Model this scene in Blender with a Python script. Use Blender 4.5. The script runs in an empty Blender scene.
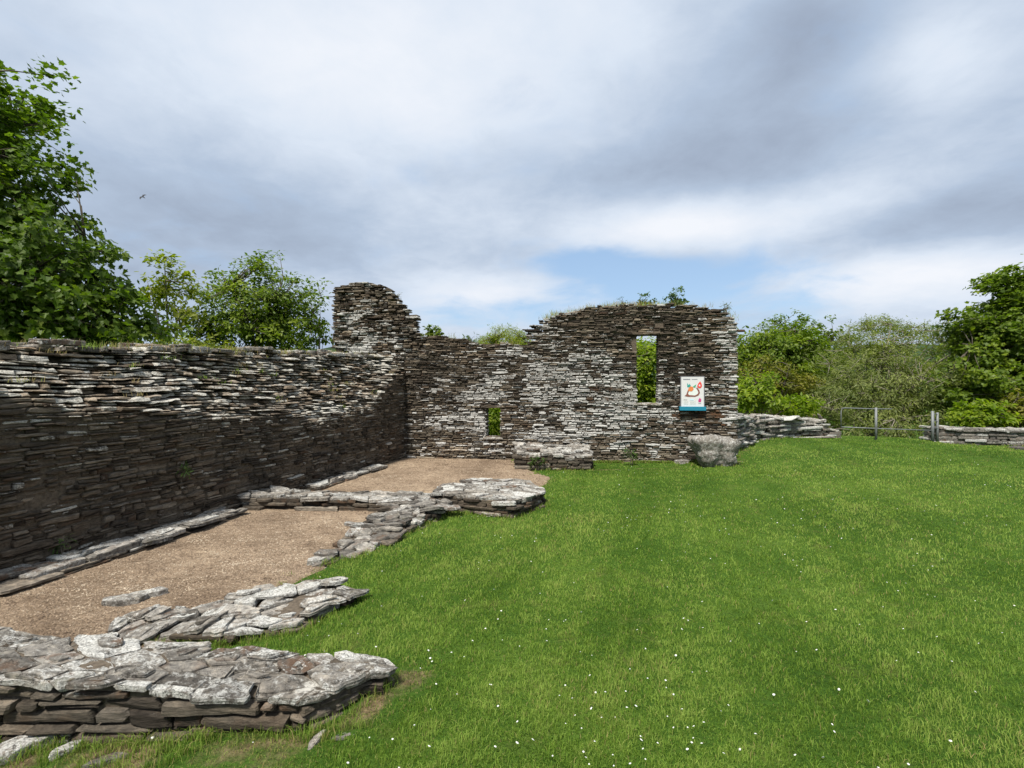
import bpy, math, random
import numpy as np
from mathutils import Vector, noise as mnoise

random.seed(7)
RNG = np.random.default_rng(11)
SC = bpy.context.scene
COL = SC.collection
H = 1.65          # eye height
F = 500.0         # focal length of the design survey, in pixels
EXPO = 1.45

# ------------------------------------------------------------------ helpers
def ray(px):
    return (px - 512.0) / F
def zat(py, d):
    return H + (384.0 - py) * d / F
def pt(px, py, z):
    d = F * (H - z) / (py - 384.0)
    return (ray(px) * d, d)
def lerp_table(tab, x):
    if x <= tab[0][0]: return tab[0][1]
    for (a, va), (b, vb) in zip(tab, tab[1:]):
        if x <= b:
            t = (x - a) / (b - a) if b > a else 0
            return va + (vb - va) * t
    return tab[-1][1]
def smooth(a, b, x):
    t = np.clip((x - a) / (b - a), 0, 1)
    return t * t * (3 - 2 * t)
def n3(x, y, z=0.0):
    return mnoise.noise(Vector((x, y, z)))

def build(name, V, faces, mats, base=(0, 0, 0), parent=None, tint=None, fmat=None, shade=False):
    """V: (n,3) world coords; faces: list of index arrays (m,k), one per polygon size, or list of tuples."""
    V = np.asarray(V, dtype=np.float64) - np.asarray(base, dtype=np.float64)
    me = bpy.data.meshes.new(name)
    if len(faces) and isinstance(faces[0], np.ndarray):
        groups = [f for f in faces if len(f)]
        starts = []; li = []; off = 0
        for f in groups:
            m, k = f.shape
            starts.append(off + np.arange(m) * k); li.append(f.reshape(-1)); off += m * k
        starts = np.concatenate(starts).astype(np.int32); li = np.concatenate(li).astype(np.int32)
        me.vertices.add(len(V)); me.vertices.foreach_set('co', V.astype(np.float32).reshape(-1))
        me.loops.add(len(li)); me.loops.foreach_set('vertex_index', li)
        me.polygons.add(len(starts)); me.polygons.foreach_set('loop_start', starts)
        me.update(calc_edges=True); me.validate()
    else:
        me.from_pydata([tuple(v) for v in V], [], [tuple(f) for f in faces])
        me.update()
    if tint is not None:
        at = me.attributes.new('tint', 'FLOAT_COLOR', 'POINT')
        T = np.ones((len(V), 4), dtype=np.float32); T[:, :3] = np.asarray(tint, dtype=np.float32)
        at.data.foreach_set('color', T.reshape(-1))
    if not isinstance(mats, (list, tuple)): mats = [mats]
    for m in mats: me.materials.append(m)
    if fmat is not None:
        me.polygons.foreach_set('material_index', np.asarray(fmat, dtype=np.int32))
    me.polygons.foreach_set('use_smooth', np.full(len(me.polygons), shade, dtype=bool))
    o = bpy.data.objects.new(name, me); COL.objects.link(o)
    if parent: o.parent = parent
    else: o.location = base
    return o
def empty(name, base):
    o = bpy.data.objects.new(name, None); COL.objects.link(o); o.location = base
    o.empty_display_size = 0.2
    return o
def tag(o, label=None, cat=None, group=None, kind=None):
    if label: o['label'] = label
    if cat: o['category'] = cat
    if group: o['group'] = group
    if kind: o['kind'] = kind
    return o

class Acc:
    def __init__(s): s.v = []; s.f = []; s.t = []; s.m = []
    def add(s, vs, fs, tint, mat=0):
        b = len(s.v); s.v.extend(vs); s.t.extend([tint] * len(vs))
        for f in fs: s.f.append(tuple(i + b for i in f)); s.m.append(mat)
    def obj(s, name, mats, base=(0, 0, 0), parent=None, shade=False):
        return build(name, s.v, s.f, mats, base, parent, s.t, s.m, shade)

# ------------------------------------------------------------------ materials
def nt(name):
    m = bpy.data.materials.new(name); m.use_nodes = True
    t = m.node_tree; t.nodes.clear()
    out = t.nodes.new('ShaderNodeOutputMaterial')
    return m, t, out
class N:
    """tiny node writer"""
    def __init__(s, tree): s.t = tree
    def node(s, typ, **kw):
        n = s.t.nodes.new(typ)
        for k, v in kw.items(): setattr(n, k, v)
        return n
    def link(s, a, b): s.t.links.new(a, b)
    def val(s, sock, v):
        if isinstance(v, bpy.types.NodeSocket): s.link(v, sock)
        else: sock.default_value = v
    def math(s, op, a, b=0.0, c=0.0, clamp=False):
        n = s.node('ShaderNodeMath', operation=op); n.use_clamp = clamp
        s.val(n.inputs[0], a); s.val(n.inputs[1], b); s.val(n.inputs[2], c)
        return n.outputs[0]
    def mix(s, fac, a, b, blend='MIX'):
        n = s.node('ShaderNodeMix', data_type='RGBA', blend_type=blend)
        s.val(n.inputs[0], fac)
        s.val(n.inputs[6], a if isinstance(a, bpy.types.NodeSocket) else (*a, 1))
        s.val(n.inputs[7], b if isinstance(b, bpy.types.NodeSocket) else (*b, 1))
        return n.outputs[2]
    def noise(s, vec, scale, detail=4, rough=0.55, dist=0.0, out=0):
        n = s.node('ShaderNodeTexNoise')
        if vec is not None: s.link(vec, n.inputs['Vector'])
        n.inputs['Scale'].default_value = scale; n.inputs['Detail'].default_value = detail
        n.inputs['Roughness'].default_value = rough; n.inputs['Distortion'].default_value = dist
        return n.outputs[out]
    def ramp(s, fac, stops, interp='LINEAR'):
        n = s.node('ShaderNodeValToRGB'); cr = n.color_ramp; cr.interpolation = interp
        while len(cr.elements) < len(stops): cr.elements.new(0.5)
        for e, (p, c) in zip(cr.elements, stops):
            e.position = p; e.color = (*c, 1) if len(c) == 3 else c
        s.link(fac, n.inputs[0]); return n.outputs[0]
    def sstep(s, x, a, b):
        n = s.node('ShaderNodeMapRange', interpolation_type='SMOOTHSTEP')
        s.val(n.inputs[0], x); s.val(n.inputs[1], a); s.val(n.inputs[2], b)
        return n.outputs[0]
    def scaled(s, vec, sc):
        n = s.node('ShaderNodeMapping'); n.inputs['Scale'].default_value = sc
        s.link(vec, n.inputs['Vector']); return n.outputs[0]
    def bump(s, h, strength, dist, prev=None):
        n = s.node('ShaderNodeBump'); n.inputs['Strength'].default_value = strength
        n.inputs['Distance'].default_value = dist; s.link(h, n.inputs['Height'])
        if prev is not None: s.link(prev, n.inputs['Normal'])
        return n.outputs[0]

def pos(n):
    return n.node('ShaderNodeNewGeometry').outputs['Position']
def tint_nodes(n):
    a = n.node('ShaderNodeAttribute'); a.attribute_name = 'tint'
    sp = n.node('ShaderNodeSeparateColor'); n.link(a.outputs['Color'], sp.inputs[0])
    return sp.outputs
def bsdf(n, out, col, rough=0.9, normal=None, spec=0.25):
    b = n.node('ShaderNodeBsdfPrincipled')
    n.val(b.inputs['Base Color'], col if isinstance(col, bpy.types.NodeSocket) else (*col, 1))
    n.val(b.inputs['Roughness'], rough); b.inputs['Specular IOR Level'].default_value = spec
    if normal is not None: n.link(normal, b.inputs['Normal'])
    n.link(b.outputs[0], out.inputs[0]); return b

def stone_material(name, dark, mid, light, lichen, fine=1.0, squash=(1, 1, 3.0), cracks=False):
    m, t, out = nt(name); n = N(t); p = pos(n)
    r, g, b = tint_nodes(n)[:3]
    base = n.ramp(r, [(0.0, dark), (0.55, mid), (1.0, light)])
    ps = n.scaled(p, squash)
    big = n.noise(ps, 9 * fine, 6, 0.65)
    base = n.mix(0.75, base, n.ramp(big, [(0.3, (0.45, 0.44, 0.43)), (0.55, (1, 1, 1)), (0.75, (1.5, 1.45, 1.35))]), 'MULTIPLY')
    streak = n.noise(n.scaled(p, (1, 1, 1) if cracks else (1.0, 1.0, 9.0)), 13 * fine, 7, .72, .3)
    base = n.mix(.85, base, n.ramp(streak, [(0.30, (0.38, 0.37, 0.36)), (0.5, (1, .99, .97)), (0.70, (1.75, 1.68, 1.55))]), 'MULTIPLY')
    stain = n.noise(p, 0.9, 5, .6)
    base = n.mix(.8 if not cracks else .35, base, n.ramp(stain, [(0.34, (0.50, 0.50, 0.52)), (0.48, (1, .98, .95)), (0.62, (1.18, 1.09, 1.0))]), 'MULTIPLY')
    # rust and ochre mineral staining, from the third tint channel
    rn = n.noise(p, 5 * fine, 4)
    base = n.mix(n.math('MULTIPLY', n.sstep(rn, 0.45, 0.62), b), base, (0.13, 0.07, 0.038))
    # lichen crust: patches with crisp edges
    ln = n.noise(ps, 11 * fine, 7, 0.68, 0.6)
    ln2 = n.noise(p, 55 * fine, 3, 0.6)
    lsum = n.math('ADD', n.math('MULTIPLY_ADD', ln2, 0.25, ln), g)
    lf = n.sstep(lsum, 1.06, 1.26)
    lc = n.mix(n.noise(p, 3.0, 3), lichen, tuple(c * 0.62 for c in lichen))
    lc = n.mix(n.sstep(ln2, 0.35, 0.6), tuple(c * 0.45 for c in lichen), lc)
    lc = n.mix(n.math('MULTIPLY', n.sstep(r, .35, .05), .5), lc, tuple(c * .5 for c in lichen))
    col = n.mix(lf, base, lc)
    if cracks:
        ck = n.noise(n.scaled(p, (1, 1.6, 1)), 5.5, 5, .6, .8)
        cf = n.sstep(n.math('ABSOLUTE', n.math('SUBTRACT', ck, .5)), .010, .002)
        col = n.mix(n.math('MULTIPLY', cf, .8), col, (.03, .026, .022))
        moss = n.sstep(n.noise(p, 2.6, 6, .7), .60, .70)
        col = n.mix(n.math('MULTIPLY', moss, .55), col, (.075, .07, .035))
    h1 = n.noise(n.scaled(p, (1, 1, 4.0)), 14 * fine, 8, 0.7)
    h2 = n.noise(p, 70 * fine, 5, 0.7)
    nb = n.bump(h1, 0.9, 0.03); nb = n.bump(streak, .7, .02, nb)
    nb = n.bump(h2, 0.55, 0.008, nb)
    bsdf(n, out, col, 0.92, nb, 0.15)
    return m
M = {}
M['stone_left'] = stone_material('dark_slate_masonry', (0.050, 0.040, 0.032), (0.160, 0.135, 0.108), (0.31, 0.27, 0.22), (0.70, 0.67, 0.59))
M['stone_back'] = stone_material('lichened_slate_masonry', (0.036, 0.031, 0.026), (0.125, 0.108, 0.085), (0.29, 0.255, 0.205), (0.75, 0.735, 0.69))
M['stone_cap'] = stone_material('weathered_capstones', (0.10, 0.093, 0.084), (0.23, 0.218, 0.198), (0.39, 0.372, 0.342), (0.72, 0.71, 0.66), 1.5, (1, 1.5, 1), True)
M['stone_low'] = stone_material('low_wall_slate', (0.036, 0.030, 0.025), (0.125, 0.110, 0.090), (0.27, 0.242, 0.205), (0.66, 0.63, 0.56), 1.2)

def plain(name, col, rough=0.6, bumpy=0.0, var=0.2, sc=20, metallic=0.0, spec=0.4):
    m, t, out = nt(name); n = N(t); p = pos(n)
    nz = n.noise(p, sc, 5, 0.6)
    c = n.mix(var, col, n.ramp(nz, [(0.3, tuple(c * 0.5 for c in col)), (0.7, tuple(min(1, c * 1.5) for c in col))]))
    nb = n.bump(nz, bumpy, 0.02) if bumpy else None
    b = bsdf(n, out, c, rough, nb, spec); b.inputs['Metallic'].default_value = metallic
    return m
M['mortar'] = plain('earthy_mortar', (0.105, 0.085, 0.064), 0.95, 0.9, 0.8, 30, 0, 0.1)
M['soil'] = plain('turfy_soil', (0.10, 0.085, 0.05), 0.95, 1.0, 0.8, 25, 0, 0.1)
M['bark'] = plain('grey_brown_bark', (0.10, 0.085, 0.065), 0.9, 0.8, 0.7, 25, 0, 0.1)
M['bark_pale'] = plain('pale_bark', (0.24, 0.21, 0.17), 0.9, 0.6, 0.6, 25, 0, 0.1)
M['steel'] = plain('galvanised_steel', (0.17, 0.18, 0.18), 0.6, 0.0, 0.4, 8, 0.3)
M['hill'] = plain('wooded_hillside', (0.035, 0.055, 0.028), 1.0, 1.0, 0.9, 0.08, 0, 0.0)

def leaf_material(name, dark, mid, light, trans=0.35, rough=0.5):
    trans = min(.55, trans + .10)
    m, t, out = nt(name); n = N(t)
    r, g, b = tint_nodes(n)[:3]
    k = n.math('ADD', n.math('MULTIPLY', r, 0.55), n.math('MULTIPLY', g, 0.45))
    c = n.ramp(k, [(0.1, dark), (0.5, mid), (0.9, light)])
    pr = n.node('ShaderNodeBsdfPrincipled'); n.link(c, pr.inputs['Base Color'])
    pr.inputs['Roughness'].default_value = rough; pr.inputs['Specular IOR Level'].default_value = 0.3
    tr = n.node('ShaderNodeBsdfTranslucent')
    n.link(n.mix(1.0, c, (1.3, 1.5, 0.5), 'MULTIPLY'), tr.inputs[0])
    mx = n.node('ShaderNodeMixShader'); mx.inputs[0].default_value = trans
    n.link(pr.outputs[0], mx.inputs[1]); n.link(tr.outputs[0], mx.inputs[2]); n.link(mx.outputs[0], out.inputs[0])
    return m
M['leaf_syc'] = leaf_material('sycamore_leaves', (0.044, 0.081, 0.010), (0.088, 0.143, 0.016), (0.186, 0.240, 0.025))
M['leaf_ash'] = leaf_material('young_yellow_green_leaves', (0.112, 0.155, 0.017), (0.206, 0.239, 0.026), (0.319, 0.323, 0.037), 0.45)
M['leaf_haw'] = leaf_material('hedge_leaves', (0.054, 0.093, 0.009), (0.112, 0.170, 0.014), (0.236, 0.286, 0.025), 0.35)
M['leaf_bright'] = leaf_material('fresh_green_leaves', (0.100, 0.161, 0.012), (0.181, 0.255, 0.020), (0.307, 0.349, 0.031), 0.45)
M['leaf_willow'] = leaf_material('grey_green_willow_leaves', (0.083, 0.115, 0.030), (0.166, 0.197, 0.054), (0.286, 0.306, 0.095), 0.35)
M['leaf_gorse'] = leaf_material('yellow_green_leaves', (0.130, 0.175, 0.015), (0.208, 0.250, 0.020), (0.338, 0.325, 0.030), 0.4)
M['leaf_olive'] = leaf_material('olive_leaves', (0.088, 0.102, 0.015), (0.149, 0.153, 0.022), (0.245, 0.218, 0.031), 0.35)
M['leaf_moss'] = leaf_material('wall_plants', (0.04, 0.08, 0.02), (0.07, 0.12, 0.03), (0.12, 0.18, 0.05), 0.35)

def ground_material():
    m, t, out = nt('mown_lawn'); n = N(t); p = pos(n)
    a = n.noise(p, 0.55, 5, 0.6); b = n.noise(p, 3.2, 5, 0.65); c = n.noise(p, 45, 4, 0.7)
    col = n.ramp(a, [(0.32, (0.030, 0.068, 0.009)), (0.52, (0.048, 0.098, 0.014)), (0.70, (0.088, 0.145, 0.024))])
    col = n.mix(n.math('MULTIPLY', n.sstep(b, 0.52, 0.72), 0.6), col, (0.115, 0.125, 0.035))
    col = n.mix(0.7, col, n.ramp(c, [(0.3, (0.4, 0.42, 0.35)), (0.5, (1, 1, 1)), (0.7, (1.6, 1.55, 1.4))]), 'MULTIPLY')
    r, g, bb = tint_nodes(n)[:3]
    dn = n.noise(p, 14, 5, 0.7)
    dirt = n.mix(n.sstep(dn, 0.35, 0.65), (0.09, 0.062, 0.036), (0.22, 0.165, 0.095))
    f = n.sstep(n.math('ADD', g, n.math('MULTIPLY', n.math('SUBTRACT', b, 0.5), 1.6)), 0.35, 0.75)
    col = n.mix(f, col, dirt)
    nb = n.bump(c, 0.9, 0.03); nb = n.bump(b, 0.4, 0.06, nb)
    bsdf(n, out, col, 0.95, nb, 0.05)
    return m
M['lawn'] = ground_material()
def gravel_material():
    m, t, out = nt('tan_gravel'); n = N(t); p = pos(n)
    a = n.noise(p, 0.9, 5, 0.6); b = n.noise(n.scaled(p, (1.0, 1.8, 1)), 9, 6, 0.75, .4); c = n.noise(p, 60, 4, 0.75)
    col = n.ramp(a, [(0.3, (0.165, 0.120, 0.083)), (0.5, (0.28, 0.212, 0.150)), (0.72, (0.38, 0.30, 0.215))])
    col = n.mix(0.7, col, n.ramp(b, [(0.34, (0.42, 0.36, 0.30)), (0.5, (1, .97, .93)), (0.64, (1.35, 1.33, 1.28))]), 'MULTIPLY')
    col = n.mix(0.8, col, n.ramp(c, [(0.3, (0.35, 0.33, 0.3)), (0.5, (1, 1, 1)), (0.72, (1.5, 1.5, 1.45))]), 'MULTIPLY')
    nb = n.bump(c, 1.0, 0.02); nb = n.bump(b, 0.5, 0.04, nb)
    bsdf(n, out, col, 0.95, nb, 0.1)
    return m
M['gravel'] = gravel_material()
def tinted(name, stops, rough=0.85, trans=0.0):
    m, t, out = nt(name); n = N(t); r = tint_nodes(n)[0]
    c = n.ramp(r, stops)
    b = bsdf(n, out, c, rough, None, 0.15)
    if trans:
        tr = n.node('ShaderNodeBsdfTranslucent'); n.link(c, tr.inputs[0])
        mx = n.node('ShaderNodeMixShader'); mx.inputs[0].default_value = trans
        n.link(b.outputs[0], mx.inputs[1]); n.link(tr.outputs[0], mx.inputs[2]); n.link(mx.outputs[0], out.inputs[0])
    return m
M['blade'] = tinted('grass_blades', [(0.0, (0.040, 0.090, 0.007)), (0.4, (0.155, 0.258, 0.030)), (0.75, (0.31, 0.42, 0.085)), (0.88, (0.27, 0.27, 0.075)), (1.0, (0.40, 0.31, 0.14))], 0.6, 0.4)
M['chip'] = tinted('gravel_chips', [(0.0, (0.095, 0.066, 0.046)), (0.4, (0.225, 0.168, 0.118)), (0.8, (0.37, 0.29, 0.205)), (1.0, (0.44, 0.37, 0.28))])
M['daisy'] = tinted('daisy_petals', [(0.0, (0.55, 0.42, 0.03)), (0.1, (0.7, 0.7, 0.66)), (1.0, (0.82, 0.82, 0.80))], 0.7, 0.2)

# ------------------------------------------------------------------ plan of the place
class Frame:
    def __init__(s, O, S, Nn):
        s.O = np.array(O); l = math.hypot(*S); s.S = (S[0] / l, S[1] / l); l = math.hypot(*Nn); s.N = (Nn[0] / l, Nn[1] / l)
    def s_of(s, px, off=0.0):
        k = ray(px); ox = s.O[0] + s.N[0] * off; oy = s.O[1] + s.N[1] * off
        return (k * oy - ox) / (s.S[0] - k * s.S[1])
    def depth(s, sv, off=0.0): return s.O[1] + s.S[1] * sv + s.N[1] * off
    def w(s, sv, z, o): return (s.O[0] + s.S[0] * sv + s.N[0] * o, s.O[1] + s.S[1] * sv + s.N[1] * o, z)
    def px(s, sv): return 512 + F * (s.O[0] + s.S[0] * sv) / max(0.3, (s.O[1] + s.S[1] * sv))

CORNER = (-2.91, 13.6)
FL = Frame(CORNER, (-0.26, -1.0), (1.0, -0.26))
FB = Frame(CORNER, (1.0, -0.15), (-0.15, -1.0))

# lawn height: smooth interpolation of spot heights
SPOT = np.array([(0,0,0),(0,2.2,-.03),(3,2,0),(6,3,.02),(-1.2,2.55,-.24),(-2.4,2.55,-.29),(-3.2,2.3,-.30),(-4.6,2.3,-.3),(-3,1.2,-.2),(-.9,3.3,-.17),(-1.2,4.5,-.24),(-2.2,5,-.36),(-1.5,6,-.30),
 (-.6,7.2,-.31),(.1,7.1,-.31),(.7,7.7,-.29),(.9,9,-.27),(.7,11.2,-.37),(2,12.3,-.38),(4,11.9,-.36),(5.0,11.8,-.25),(6.0,12.6,-.04),(2,6,-.10),(2,9,-.2),(5,6,-.02),(5,9,-.06),(9,9,-.05),(9,14,-.06),
 (11.5,16,-.16),(8,15,-.07),(16,16,-.36),(12,10,-.1),(14,5,-.1),(20,15,-.5),(-8,8,-.2),(-12,5,-.2),(-8,0,-.2),(0,-6,.1),(10,-5,.1)], dtype=float)
def lawn_z(x, y):
    x = np.asarray(x, float); y = np.asarray(y, float)
    d2 = (x[..., None] - SPOT[:, 0]) ** 2 + (y[..., None] - SPOT[:, 1]) ** 2
    w = 1.0 / (d2 + 0.25) ** 1.6
    z = (w * SPOT[:, 2]).sum(-1) / w.sum(-1)
    r = np.sqrt(x * x + y * y)
    drop = smooth(17.3, 24, y) * 2.6 + smooth(13.4, 18, y) * smooth(6.3, 3.0, x) * 1.0
    z = z - drop
    far = smooth(40, 120, r)
    z = z * (1 - far) + far * (-4.0)
    return z + 0.012 * np.sin(x * 2.1 + y * 0.7) * np.sin(y * 1.7 - x * 0.6) * smooth(60, 20, r)
def inpoly(x, y, poly):
    x = np.asarray(x, float); y = np.asarray(y, float); ins = np.zeros(x.shape, bool)
    n = len(poly)
    for i in range(n):
        x1, y1 = poly[i]; x2, y2 = poly[(i + 1) % n]
        c = ((y1 > y) != (y2 > y)) & (x < (x2 - x1) * (y - y1) / (y2 - y1 + 1e-12) + x1)
        ins ^= c
    return ins
def polydist(x, y, poly):
    x = np.asarray(x, float); y = np.asarray(y, float); best = np.full(x.shape, 1e9)
    n = len(poly)
    for i in range(n):
        x1, y1 = poly[i]; x2, y2 = poly[(i + 1) % n]
        dx, dy = x2 - x1, y2 - y1
        t = np.clip(((x - x1) * dx + (y - y1) * dy) / (dx * dx + dy * dy + 1e-12), 0, 1)
        best = np.minimum(best, np.hypot(x - x1 - t * dx, y - y1 - t * dy))
    return best
def sdist(x, y, poly):       # negative inside
    d = polydist(x, y, poly)
    return np.where(inpoly(x, y, poly), -d, d)
GZ = -0.35
GRAVEL = [(-6.6, 3.1), (-3.0, 3.1), (-2.95, 3.5), (-2.3, 4.1), (-2.33, 4.8), (-2.12, 5.55), (-1.55, 6.6), (-1.2, 7.6), (-.7, 8.6), (.25, 8.95),
          (.62, 9.9), (.75, 10.8), (.35, 11.6), (.25, 12.6), (.2, 13.6), (-3.2, 14.1), (-6.6, 2.0)]

# ------------------------------------------------------------------ ground
def axis(lo, hi, step, far):
    a = list(np.arange(lo, hi + 1e-6, step)); d = step; x = hi
    while x < far: d *= 1.35; x += d; a.append(x)
    d = step; x = lo; pre = []
    while x > -far: d *= 1.35; x -= d; pre.append(x)
    return np.array(pre[::-1] + a)
def hill_z(x, y):
    r = np.hypot(x, y)
    return smooth(150, 420, r) * (26 + 10 * np.sin(np.arctan2(x, y) * 5 + 1.0) + 4 * np.sin(np.arctan2(x, y) * 17)) * smooth(900, 500, r) + 0
xs = axis(-7.5, 19, 0.11, 2500); ys = axis(0.4, 19, 0.11, 2500)
X, Y = np.meshgrid(xs, ys)
Z = lawn_z(X, Y)
sd = sdist(X, Y, GRAVEL)
rag = np.array([[n3(x * 2.3, y * 2.3) * 0.10 + n3(x * 7, y * 7, 3) * 0.04 if (-8 < x < 3 and 0 < y < 15) else 0 for x in xs] for y in ys])
k = smooth(0.16, -0.12, sd + rag)
Z = Z * (1 - k) + (GZ - 0.09) * k
# worn earth: round the gravel, below the near wall and the boulder, along the wall at the right
wear = smooth(0.28, 0.0, sd) * 0.55
wear += 0.6 * smooth(0.35, 0.0, np.abs(Y - 2.55) ) * smooth(-0.9, -1.3, X)
wear += 0.45 * smooth(0.25, 0.05, polydist(X, Y, [(5.1, 11.75), (5.75, 12.35), (6.5, 14.0), (5.75, 12.36)]))
wear += 0.7 * smooth(.28, 0, polydist(X, Y, [(-.85, 2.8), (-.62, 3.1), (-.85, 2.81)]))
wear += 0.5 * smooth(.22, 0, polydist(X, Y, [(.1, 11.75), (1.9, 11.75), (5.0, 11.8), (1.9, 11.76)]))
ny, nx = X.shape
V = np.stack([X, Y, Z], -1).reshape(-1, 3)
i0 = (np.arange(ny - 1)[:, None] * nx + np.arange(nx - 1)[None]).reshape(-1)
Fq = np.stack([i0, i0 + 1, i0 + 1 + nx, i0 + nx], 1)
T = np.zeros((len(V), 3)); T[:, 1] = np.clip(wear, 0, 1).reshape(-1)
tag(build('ground', V, [Fq], M['lawn'], tint=T, shade=True), kind='structure')
# far hills: their own ring of terrain
ang = np.linspace(-math.pi, math.pi, 241); rr = np.array([140, 190, 240, 290, 340, 400, 480, 620])
A, R = np.meshgrid(ang, rr)
hx, hy = R * np.sin(A), R * np.cos(A)
prof = np.array([-8, 2, 12, 20, 25, 28, 29, 20])[:, None]
hz = prof * (0.95 + 0.22 * np.sin(A * 4 + 1.2) + 0.10 * np.sin(A * 11 + .4)) + RNG.normal(0, 0.9, A.shape)
V = np.stack([hx, hy, hz], -1).reshape(-1, 3); ny, nx = A.shape
i0 = (np.arange(ny - 1)[:, None] * nx + np.arange(nx - 1)[None]).reshape(-1)
tag(build('hills', V, [np.stack([i0, i0 + nx, i0 + 1 + nx, i0 + 1], 1)], M['hill'], shade=True), kind='structure')
# gravel floor
gx = np.arange(-6.7, 1.0, 0.07); gy = np.arange(1.9, 14.3, 0.07)
X, Y = np.meshgrid(gx, gy)
Z = np.array([[GZ + 0.018 * n3(x * 1.3, y * 1.3) + 0.01 * n3(x * 5, y * 5) for x in gx] for y in gy])
Z -= smooth(0.02, 0.30, sdist(X, Y, GRAVEL)) * 0.25
ny, nx = X.shape
i0 = (np.arange(ny - 1)[:, None] * nx + np.arange(nx - 1)[None]).reshape(-1)
keep = (sdist(X, Y, GRAVEL).reshape(-1)[i0] < 0.3)
i0 = i0[keep]
tag(build('gravel_floor', np.stack([X, Y, Z], -1).reshape(-1, 3), [np.stack([i0, i0 + 1, i0 + 1 + nx, i0 + nx], 1)], M['gravel'], shade=True), kind='structure')

# ------------------------------------------------------------------ masonry
def face_stone(acc, fr, s0, s1, z0, z1, out, depth, tint, wav, jag=1.0, bev=0.009, mat=0, lean=0.0):
    L = s1 - s0; h = z1 - z0
    if L < 0.03: return
    bev = min(bev, h * 0.22)
    g = 0.002 + random.random() * 0.003
    s0 += g; s1 -= g; z0 += g * 0.6; z1 -= g * 0.6
    nm = max(1, min(5, int(L / 0.09)))
    jh = min(h * 0.22, 0.014) * jag; js = min(L * 0.10, 0.022) * jag
    P = []
    U = random.uniform
    P.append((s0 + U(0, js), z0 + U(0, jh)))
    for i in range(1, nm): P.append((s0 + L * i / nm, z0 + U(-.25, 1) * jh))
    P.append((s1 - U(0, js), z0 + U(0, jh)))
    P.append((s1 - U(-.3, .7) * js, (z0 + z1) / 2 + U(-.15, .15) * h))
    P.append((s1 - U(0, js * 1.4), z1 - U(0, jh)))
    for i in range(nm - 1, 0, -1): P.append((s0 + L * i / nm, z1 - U(-.25, 1) * jh))
    P.append((s0 + U(0, js * 1.4), z1 - U(0, jh)))
    P.append((s0 + U(-.3, .7) * js, (z0 + z1) / 2 + U(-.15, .15) * h))
    n = len(P); cs = (s0 + s1) / 2; cz = (z0 + z1) / 2
    tilt = U(-.02, .02) * jag; sk = U(-.05, .05) * jag - lean * U(.5, 1.3)
    vs = []
    for (s, z) in P: vs.append(fr.w(s, z + wav(s, z), out - depth))
    for (s, z) in P: vs.append(fr.w(s, z + wav(s, z), out - bev * U(.8, 1.8) + tilt * (s - cs) / L + sk * (z - cz)))
    for (s, z) in P:
        ds = min(bev * 1.3, L * .3); dz = bev * .9
        s2 = s + (ds if s < cs else -ds) * U(.4, 1.2); z2 = z + (dz if z < cz else -dz) * U(.4, 1.2)
        vs.append(fr.w(s2, z2 + wav(s, z), out + U(-.5, .5) * bev * .7 + tilt * (s - cs) / L + sk * (z - cz)))
    vs.append(fr.w(cs + U(-.2, .2) * L, cz + wav(cs, cz), out + U(-.2, .9) * bev))
    c = 3 * n; fs = []
    for i in range(n):
        j = (i + 1) % n
        fs.append((i, j, n + j, n + i)); fs.append((n + i, n + j, 2 * n + j, 2 * n + i)); fs.append((2 * n + i, 2 * n + j, c))
    acc.add(vs, fs, tint, mat)

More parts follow.
